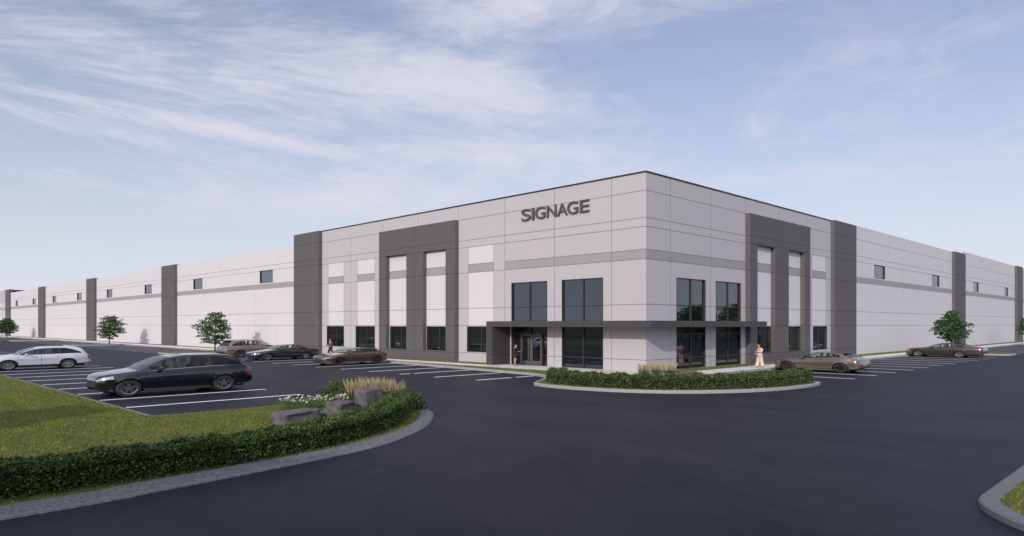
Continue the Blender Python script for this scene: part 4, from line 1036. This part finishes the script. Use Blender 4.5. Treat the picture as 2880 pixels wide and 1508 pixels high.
SUVT = dict(SUVB, zs=1.0, L=4.82, W=1.94, rt=.375, wx=(.90, 3.82), roof1=4.28, deck=4.62,
    top=[(0, .90), (.06, 1.0), (.35, 1.06), (.9, 1.12), (1.38, 1.17), (1.8, 1.45), (2.20, 1.67), (2.8, 1.76), (3.6, 1.75), (4.28, 1.68), (4.48, 1.42), (4.62, 1.14), (4.74, 1.02), (4.82, .72)],
    belt=[(0, .86), (.1, .92), (.5, 1.0), (1.4, 1.06), (2.5, 1.10), (3.6, 1.13), (4.3, 1.14), (4.62, 1.08), (4.76, .98), (4.82, .70)],
    sill=[(0, .34), (.3, .26), (1, .28), (4.2, .30), (4.6, .36), (4.82, .46)], plan=[(0, .5), (.05, .66), (.16, .82), (.4, .94), (.9, 1.0), (3.9, 1.0), (4.4, .96), (4.74, .90), (4.82, .84)],
    wx1=4.36, tl=(.30, .74, .97), rim=M['rims'], spokes=5, rails=True, trim='chrome', crease=.008, cz=.72, paint=paint('champagne paint', (.22, .18, .17), .5, .35), rock=.15, pillars=[(2.45, 2.56, True), (3.36, 3.47, True)], lip=(4.30, 1.69), plate=.92)
SED = dict(L=4.76, W=1.82, rt=.330, wx=(.93, 3.62), cowl=1.42, roof0=2.20, roof1=3.15, deck=4.12, sedan=True,
    top=[(0, .60), (.05, .68), (.35, .78), (.9, .88), (1.42, .96), (1.8, 1.18), (2.20, 1.36), (2.7, 1.445), (3.15, 1.41), (3.65, 1.22), (4.12, 1.06), (4.5, 1.02), (4.7, .96), (4.76, .72)],
    belt=[(0, .58), (.1, .64), (.5, .76), (1.4, .88), (2.5, .92), (3.6, .97), (4.2, 1.0), (4.6, .96), (4.72, .88), (4.76, .66)],
    sill=[(0, .24), (.3, .19), (1, .21), (3.8, .22), (4.4, .28), (4.76, .40)], plan=[(0, .40), (.04, .54), (.14, .72), (.35, .87), (.6, .95), (.93, 1.0), (3.6, 1.0), (4.3, .94), (4.65, .86), (4.76, .74)],
    tumble=.50, qw=.3, qh=.0, crease=.010, cz=.64, char=.02, seams=(1.34, 2.36, 3.22), pillars=[(2.33, 2.42, True)], wx0=1.55, wx1=3.72, hl=(.44, .72, .92), tl=(.26, .72, .97), grz=(.24, .50, .6, .26), rbz=.40,
    mirror=(1.80, .97), handles=(2.14, 3.06), plate=.76, seats=(2.15, 2.95), seatz=.20, rim=M['rims'], spokes=7, paint=paint('charcoal metallic paint', (.022, .022, .028), .45, .28), rock=.10)
SEDR = dict(SED, L=4.95, W=1.88, rt=.335, wx=(.95, 3.55), roof1=3.1, deck=4.20, dark_rear=9,
    top=[(0, .62), (.05, .72), (.35, .84), (.9, .93), (1.42, 1.0), (1.8, 1.20), (2.20, 1.37), (2.65, 1.45), (3.1, 1.43), (3.75, 1.28), (4.45, 1.10), (4.72, 1.06), (4.9, .98), (4.95, .72)],
    belt=[(0, .60), (.1, .68), (.5, .82), (1.4, .92), (2.5, .95), (3.6, .99), (4.3, 1.03), (4.75, .98), (4.9, .88), (4.95, .66)],
    sill=[(0, .24), (.3, .19), (1, .21), (3.8, .22), (4.5, .28), (4.95, .42)], plan=[(0, .40), (.04, .54), (.14, .72), (.35, .87), (.6, .95), (.93, 1.0), (3.6, 1.0), (4.4, .95), (4.8, .87), (4.95, .76)],
    wx1=3.85, tl=(.50, .72, .93), spokes=11, dbl=False, paint=paint('bronze brown paint', (.075, .060, .050), .55, .3), plate=.72, seams=(1.34, 2.34, 3.20))
HAT = dict(L=4.26, W=1.82, rt=.335, wx=(.86, 3.42), cowl=1.26, roof0=2.02, roof1=3.44, deck=3.86, dark_rear=9,
    top=[(0, .60), (.05, .70), (.35, .82), (.8, .90), (1.26, .98), (1.6, 1.17), (2.02, 1.35), (2.5, 1.405), (3.0, 1.385), (3.42, 1.325), (3.66, 1.23), (3.86, 1.07), (4.05, .97), (4.20, .86), (4.26, .62)],
    belt=[(0, .58), (.1, .66), (.5, .80), (1.3, .90), (2.3, .95), (3.1, 1.03), (3.6, 1.05), (3.9, .99), (4.1, .90), (4.2, .80), (4.26, .58)],
    sill=[(0, .22), (.3, .18), (1, .20), (3.6, .22), (4.0, .27), (4.26, .38)], plan=[(0, .42), (.04, .56), (.13, .74), (.32, .88), (.55, .95), (.86, 1.0), (2.2, .985), (3.4, 1.01), (3.9, .95), (4.18, .87), (4.26, .76)],
    tumble=.46, qw=.5, qh=.35, crease=.010, cz=.60, char=.02, seams=(1.24, 2.52), pillars=[(2.46, 2.56, True)], wx0=1.40, wx1=3.40, hl=(.40, .74, .92), tl=(.32, .72, .93), grz=(.22, .42, .9, .24), rbz=.36,
    mirror=(1.62, .99), handles=(2.32,), plate=.58, seats=(2.0, 2.75), seatz=.18, rim=M['rimb'], spokes=5, paint=paint('warm bronze metallic paint', (.105, .082, .062), .6, .28), rock=.08, lip=(3.42, 1.335))
HATR = dict(HAT, paint=paint('rosy bronze metallic paint', (.175, .140, .112), .6, .28))
def park(S, name, label, near_front, heading, k=1.43):
    # near_front: ground point under the near side front wheel; heading: 'S' nose towards -Y, 'N' towards +Y, 'W' towards -X
    hw = (S['W'] / 2 * .97) * k; fx = S['wx'][0] * k
    x, y = near_front
    if heading == 'S': loc = (x - hw, y - fx, 0); rz = R(90)
    elif heading == 'N': loc = (x - hw, y + fx, 0); rz = R(-90)
    else: loc = (x - fx, y + hw, 0); rz = 0
    return car(name, label, S, loc, rz, k)
park(SUVB, 'parked_suv', 'glossy black estate SUV in the bay nearest the lawn', (-7.93, -29.2), 'S')
park(SUVW, 'parked_suv', 'silver white crossover half cut by the left edge', (-34.15, -29.56), 'S')
park(SUVT, 'parked_suv', 'champagne coloured SUV parked nose in, seen from its tail beside the tree', (-42.6, -4.8), 'N')
park(SED, 'parked_sedan', 'charcoal four-door sedan between the champagne SUV and the bronze hatchback', (-34.95, -9.71), 'S')
park(HAT, 'parked_hatchback', 'dark bronze hatchback on the left side facing away from the building', (-22.85, -9.55), 'S')
park(HATR, 'parked_hatchback', 'rosy bronze hatchback behind the island hedge, nose towards the building', (5.07, 10.2), 'W')
park(SEDR, 'parked_sedan', 'brown coupe-like sedan in the far bays on the right side', (4.87, 41.85), 'W')
park(SEDR, 'parked_sedan', 'brown car tail just entering the left edge of the picture', (-82.6, -29.0), 'S')

# ------------------------------------------------------------------ people
def skinned(name, joints, edges, parent, m, sub=2):
    """joints: name -> (x, y, z, rx, ry)"""
    ks = list(joints); me = bpy.data.meshes.new(name); me.from_pydata([joints[k][:3] for k in ks], [(ks.index(a), ks.index(b_)) for a, b_ in edges], [])
    o = bpy.data.objects.new(name, me); col.objects.link(o)
    sk = o.modifiers.new('skin', 'SKIN'); sk.use_smooth_shade = True
    me.skin_vertices[0] if me.skin_vertices else None
    if not me.skin_vertices:
        import bmesh
        bm = bmesh.new(); bm.from_mesh(me); bm.verts.layers.skin.verify(); bm.to_mesh(me); bm.free()
    for i, k in enumerate(ks):
        me.skin_vertices[0].data[i].radius = joints[k][3:5]; me.skin_vertices[0].data[i].use_root = (i == 0)
    ss = o.modifiers.new('sub', 'SUBSURF'); ss.levels = sub; ss.render_levels = sub
    bpy.context.view_layer.update()
    m2 = bpy.data.meshes.new_from_object(o.evaluated_get(bpy.context.evaluated_depsgraph_get()))
    bpy.data.objects.remove(o); m2.name = name; m2.materials.clear(); m2.materials.append(m)
    m2.polygons.foreach_set('use_smooth', [True] * len(m2.polygons))
    o = bpy.data.objects.new(name, m2); col.objects.link(o); o.parent = parent; return o
SK = mat('skin', (.50, .29, .22), .55); HR = mat('dark hair', (.015, .011, .009), .6, noise_amt=.3, noise_scale=60); SHO = mat('black shoes', (.012, .012, .013), .4)
def ellip(name, c, r, m, parent, fn=None, seg=20, ring=14):
    import bmesh
    bm = bmesh.new(); bmesh.ops.create_uvsphere(bm, u_segments=seg, v_segments=ring, radius=1)
    for v in bm.verts:
        p = v.co.copy()
        if fn: p = fn(p)
        v.co = Vector((c[0] + p.x * r[0], c[1] + p.y * r[1], c[2] + p.z * r[2]))
    me = bpy.data.meshes.new(name); bm.to_mesh(me); bm.free(); me.materials.append(m); me.polygons.foreach_set('use_smooth', [True] * len(me.polygons))
    o = bpy.data.objects.new(name, me); col.objects.link(o); o.parent = parent; return o
def head_into(J, E, neck, c, look=(1, 0)):
    """adds a head and jaw to the body skeleton; c is the head centre, x forward"""
    fx, fy = look
    J['nk'] = (*neck, .050, .052); J['jaw'] = (c[0] + .012 * fx, c[1], c[2] - .065, .062, .060); J['hd'] = (c[0], c[1], c[2], .078, .086); J['cr'] = (c[0] - .012, c[1], c[2] + .065, .068, .072)
    J['nose'] = (c[0] + .082, c[1], c[2] - .018, .013, .012); J['n2'] = (c[0] + .070, c[1], c[2] + .02, .016, .014)
    E += [('chest', 'nk'), ('nk', 'jaw'), ('jaw', 'hd'), ('hd', 'cr'), ('hd', 'n2'), ('n2', 'nose')]
def face_bits(root, c):
    for s in (-1, 1):
        b_ = MB(); b_.tube([(c[0] + .072, s * .030, c[2] + .012), (c[0] + .083, s * .030, c[2] + .012)], .010, 6)
        b_.tube([(c[0] + .068, s * .018, c[2] + .034), (c[0] + .070, s * .048, c[2] + .032)], .005, 5)
        b_.build('eye', HR, root)
    b_ = MB(); b_.tube([(c[0] + .072, -.020, c[2] - .055), (c[0] + .080, 0, c[2] - .055), (c[0] + .072, .020, c[2] - .055)], .006, 5); b_.build('mouth', mat('lips', (.35, .11, .10), .5), root)
    for s in (-1, 1):
        b_ = MB(); b_.tube([(c[0] - .01, s * .084, c[2] + .02), (c[0] - .012, s * .092, c[2] - .01), (c[0] - .005, s * .084, c[2] - .035)], [.010, .013, .008], 6)
        b_.build('ear', SK, root)
def hand_parts(J, E, w_, d, s, nm, curl=.5, up=(0, 0, 1)):
    """palm and five tapering fingers from wrist w_ along direction d"""
    d = Vector(d).normalized(); u = Vector(up); sd_ = d.cross(u).normalized(); u = sd_.cross(d).normalized()
    p = Vector(w_) + d * .055; J[nm + 'p'] = (*p, .024, .034); E.append((nm + 'w', nm + 'p'))
    for i, (o, ln) in enumerate(((-.030, .060), (-.010, .070), (.010, .068), (.030, .052))):
        a = p + d * .035 + sd_ * o; b_ = a + (d * (1 - curl * .4) - u * curl * .6).normalized() * ln * .55; c = b_ + (d * (1 - curl) - u * curl * 1.1).normalized() * ln * .45
        J[nm + 'f%da' % i] = (*a, .0095, .0095); J[nm + 'f%db' % i] = (*b_, .0085, .0085); J[nm + 'f%dc' % i] = (*c, .007, .007); E += [(nm + 'p', nm + 'f%da' % i), (nm + 'f%da' % i, nm + 'f%db' % i), (nm + 'f%db' % i, nm + 'f%dc' % i)]
    a = p - d * .012 + sd_ * (.034 * s) ; b_ = a + (d * .7 + sd_ * s * .7) * .035; J[nm + 't1'] = (*a, .012, .012); J[nm + 't2'] = (*b_, .010, .010); E += [(nm + 'p', nm + 't1'), (nm + 't1', nm + 't2')]
def person(label, loc, rz, H_, build, k=1.43):
    root = empty('person', label, 'person', loc, rz, None, (k * H_ / 1.75, k * H_ / 1.75, H_ / 1.75)); build(root); return root
def base(J, E, hips, chest):
    J['pel'] = (*hips, .10, .11); J['wst'] = (hips[0] + .0, 0, hips[2] + .14, .08, .085); J['chest'] = (*chest, .085, .10)
    E += [('pel', 'wst'), ('wst', 'chest')]
def limb(J, E, root_, names, pts, rad):
    prev = root_
    for n_, p, r in zip(names, pts, rad): J[n_] = (*p, r, r * 1.05); E.append((prev, n_)); prev = n_
# 1: woman in a dark suit and skirt standing by the doors, hands together in front
def w1(root):
    suit = mat('black suit cloth', (.016, .017, .018), .85)
    J = {}; E = []; base(J, E, (0, 0, .95), (.0, 0, 1.34)); head_into(J, E, (.01, 0, 1.47), (.035, 0, 1.60))
    for s, n_ in ((-1, 'L'), (1, 'R')):
        limb(J, E, 'pel', [n_ + 'hip', n_ + 'kn', n_ + 'cf', n_ + 'an', n_ + 'toe'], [(0, s * .085, .86), (.015, s * .075, .50), (-.01, s * .07, .34), (0, s * .06, .11), (.13, s * .065, .035)], [.085, .058, .054, .034, .026])
        limb(J, E, 'chest', [n_ + 'sh', n_ + 'el', n_ + 'w'], [(-.01, s * .16, 1.38), (-.03, s * .20, 1.12), (.22, s * .06, 1.12)], [.050, .038, .026])
        hand_parts(J, E, J[n_ + 'w'][:3], (.6, -s * .5, .1), s, n_, .5)
    skinned('body', J, E, root, SK)
    c = (.035, 0, 1.60); face_bits(root, c)
    J = {}; E = []
    J['a'] = (0, 0, .86, .150, .165); J['a2'] = (0, 0, .98, .150, .16); J['b'] = (0, 0, 1.12, .122, .13); J['c'] = (.0, 0, 1.28, .130, .145); J['d'] = (0, 0, 1.385, .095, .12); E = [('a', 'a2'), ('a2', 'b'), ('b', 'c'), ('c', 'd')]
    for s, n_ in ((-1, 'L'), (1, 'R')): limb(J, E, 'd', [n_ + 's', n_ + 'e', n_ + 'w'], [(-.01, s * .165, 1.375), (-.03, s * .20, 1.12), (.17, s * .085, 1.115)], [.066, .055, .042])
    skinned('jacket', J, E, root, suit)
    J = {'a': (0, 0, 1.08, .100, .110), 'b': (0, 0, .88, .155, .175), 'c': (.01, 0, .70, .150, .185), 'd': (.01, 0, .56, .130, .155)}; skinned('skirt', J, [('a', 'b'), ('b', 'c'), ('c', 'd')], root, suit)
    ellip('hair', (.0, 0, 1.625), (.105, .098, .115), HR, root, lambda p: Vector((p.x if p.x < .35 else .35, p.y, p.z * (1.0 if p.z > 0 else 1.25) if p.x < .1 else max(p.z, .35))))
    ellip('hair_bun', (-.10, 0, 1.60), (.06, .06, .06), HR, root)
    for s in (-1, 1):
        b_ = MB(); b_.tube([(-.03, s * .06, .085), (.05, s * .062, .05), (.15, s * .066, .022)], [.032, .036, .022], 8); b_.tube([(-.045, s * .06, .07), (-.05, s * .06, .002)], [.014, .007], 6); b_.build('shoe', SHO, root, smooth=True)
    b_ = MB(); b_.face([(.128, -.05, 1.38), (.128, .05, 1.38), (.145, .012, 1.22), (.145, -.012, 1.22)]); b_.build('blouse', mat('pale blouse', (.45, .36, .32), .8), root)
person('woman in a black skirt suit standing beside the entrance doors', (-11.04, -1.32, .155), R(35), 1.70, w1)
# 2: woman in a cream trouser suit walking, small bag in the front hand
def w2(root):
    cr_ = mat('cream suit cloth', (.66, .52, .44), .85, noise_amt=.04, noise_scale=30)
    J = {}; E = []; base(J, E, (0, 0, .97), (.02, 0, 1.36)); head_into(J, E, (.035, 0, 1.48), (.065, 0, 1.61))
    J['chest'] = (.02, 0, 1.34, .09, .13); J['pel'] = (0, 0, .97, .10, .12); J['wst'] = (0, 0, 1.12, .08, .10)
    for s, n_, st_ in ((-1, 'L', 1), (1, 'R', -1)):
        limb(J, E, 'pel', [n_ + 'hip', n_ + 'kn', n_ + 'an', n_ + 'toe'], [(0, s * .07, .88), (.06 * st_, s * .06, .50), (.13 * st_ - .03, s * .055, .11), (.13 * st_ + .10, s * .055, .035)], [.075, .050, .034, .026])
    limb(J, E, 'chest', ['Lsh', 'Lel', 'Lw'], [(0, -.15, 1.38), (-.10, -.19, 1.13), (-.15, -.20, .86)], [.05, .036, .026]); limb(J, E, 'chest', ['Rsh', 'Rel', 'Rw'], [(0, .15, 1.38), (.0, .19, 1.13), (.24, .15, 1.17)], [.05, .036, .026])
    hand_parts(J, E, J['Lw'][:3], (0, 0, -1), 1, 'L', .3, (1, 0, 0)); hand_parts(J, E, J['Rw'][:3], (1, -.2, .1), -1, 'R', .8)
    skinned('body', J, E, root, SK); c = (.065, 0, 1.61); face_bits(root, c)
    J = {'a': (0, 0, .80, .160, .165), 'b': (0, 0, .96, .155, .16), 'b2': (0, 0, 1.12, .125, .13), 'c': (.02, 0, 1.28, .135, .145), 'd': (.01, 0, 1.385, .095, .12)}; E = [('a', 'b'), ('b', 'b2'), ('b2', 'c'), ('c', 'd')]
    limb(J, E, 'd', ['Ls', 'Le', 'Lw'], [(0, -.165, 1.375), (-.10, -.20, 1.13), (-.14, -.20, .90)], [.066, .056, .050]); limb(J, E, 'd', ['Rs', 'Re', 'Rw'], [(0, .165, 1.375), (.0, .20, 1.13), (.19, .16, 1.16)], [.066, .056, .048])
    skinned('jacket', J, E, root, cr_)
    J = {'p': (0, 0, .96, .140, .17)}; E = []
    for s, n_, st_ in ((-1, 'L', 1), (1, 'R', -1)):
        limb(J, E, 'p', [n_ + 'a', n_ + 'b', n_ + 'c', n_ + 'd'], [(.02 * st_, s * .065, .82), (.06 * st_, s * .06, .50), (.11 * st_, s * .055, .22), (.14 * st_, s * .055, .05)], [.105, .095, .105, .12])
    skinned('trousers', J, E, root, cr_)
    ellip('hair', (.03, 0, 1.64), (.105, .098, .112), HR, root, lambda p: Vector((p.x if p.x < .35 else .35, p.y, p.z if p.x < .1 else max(p.z, .3)))); ellip('hair_bun', (-.085, 0, 1.645), (.055, .055, .05), HR, root)
    for s, st_ in ((-1, 1), (1, -1)):
        b_ = MB(); x = .13 * st_; b_.tube([(x - .05, s * .055, .04), (x + .03, s * .055, .04), (x + .13, s * .055, .022)], [.03, .036, .022], 8)
        b_.build('shoe', mat('tan shoes', (.35, .24, .17), .5), root, smooth=True)
b2 = person('woman in a cream trouser suit walking along the right sidewalk', (3.15, 9.9, .155), R(-126), 1.76, w2)
bg_ = empty('handbag', 'small tan handbag held in front by the woman in cream', 'handbag', (3.15, 9.9, .155), R(-126), None, (1.43, 1.43, 1))
b_ = MB(); b_.box((.25, .06, .94), (.33, .24, 1.09)); b_.build('bag', mat('tan leather', (.42, .26, .19), .5), bg_, bevel=.015)
b_ = MB(); b_.tube([(.29, .09, 1.08), (.31, .11, 1.16), (.31, .19, 1.16), (.29, .21, 1.08)], .008, 6); b_.build('bag_handle', mat('tan leather strap', (.36, .22, .16), .5), bg_)
# 3: man in a brown checked coat and black trousers, walking
def m3(root):
    coat = mat('brown checked coat', (.14, .075, .05), .9, c2=(.30, .15, .09), noise_scale=9); blk = mat('black trousers', (.012, .012, .014), .9)
    J = {}; E = []; base(J, E, (0, 0, .97), (.0, 0, 1.38)); J['chest'] = (0, 0, 1.38, .10, .15); head_into(J, E, (.0, 0, 1.50), (.02, 0, 1.64))
    for s, n_, st_ in ((-1, 'L', 1), (1, 'R', -1)):
        limb(J, E, 'pel', [n_ + 'hip', n_ + 'kn', n_ + 'an', n_ + 'toe'], [(0, s * .09, .88), (.14 * st_ + .03, s * .085, .50), (.26 * st_ - .03, s * .08, .10 if st_ > 0 else .16), (.26 * st_ + .10, s * .08, .035 if st_ > 0 else .06)], [.085, .056, .040, .032])
        limb(J, E, 'chest', [n_ + 'sh', n_ + 'el', n_ + 'w'], [(0, s * .20, 1.42), (-.06, s * .225, 1.15), (.18, s * .14, 1.08)], [.055, .042, .030]); hand_parts(J, E, J[n_ + 'w'][:3], (.9, -s * .3, 0), s, n_, .7)
    skinned('body', J, E, root, SK); c = (.02, 0, 1.64); face_bits(root, c)
    J = {'a': (0, 0, .74, .150, .165), 'b': (0, 0, .98, .150, .165), 'b2': (0, 0, 1.16, .135, .15), 'c': (.0, 0, 1.32, .145, .165), 'd': (-.01, 0, 1.43, .10, .14)}; E = [('a', 'b'), ('b', 'b2'), ('b2', 'c'), ('c', 'd')]
    for s, n_ in ((-1, 'L'), (1, 'R')): limb(J, E, 'd', [n_ + 's', n_ + 'e', n_ + 'w'], [(0, s * .185, 1.41), (-.06, s * .23, 1.15), (.14, s * .17, 1.085)], [.08, .065, .05])
    skinned('coat', J, E, root, coat)
    J = {'p': (0, 0, .95, .13, .165)}; E = []
    for s, n_, st_ in ((-1, 'L', 1), (1, 'R', -1)): limb(J, E, 'p', [n_ + 'a', n_ + 'b', n_ + 'c'], [(.03 * st_, s * .09, .80), (.14 * st_ + .03, s * .085, .50), (.24 * st_ - .02, s * .08, .14 if st_ > 0 else .19)], [.105, .080, .062])
    skinned('trousers', J, E, root, blk)
    ellip('hair', (.0, 0, 1.675), (.10, .094, .10), HR, root, lambda p: Vector((p.x if p.x < .5 else .5, p.y, p.z if p.x < .1 else max(p.z, .3)))); ellip('beard', (.055, 0, 1.565), (.045, .06, .04), HR, root)
    for s, st_ in ((-1, 1), (1, -1)):
        b_ = MB(); x = .26 * st_; b_.tube([(x - .06, s * .08, .05), (x + .03, s * .08, .045), (x + .14, s * .08, .028)], [.036, .042, .028], 8)
        b_.build('shoe', SHO, root, smooth=True)
person('man in a brown checked coat and black trousers walking on the left sidewalk', (-36.1, -2.55, .155), R(220), 1.74, m3)
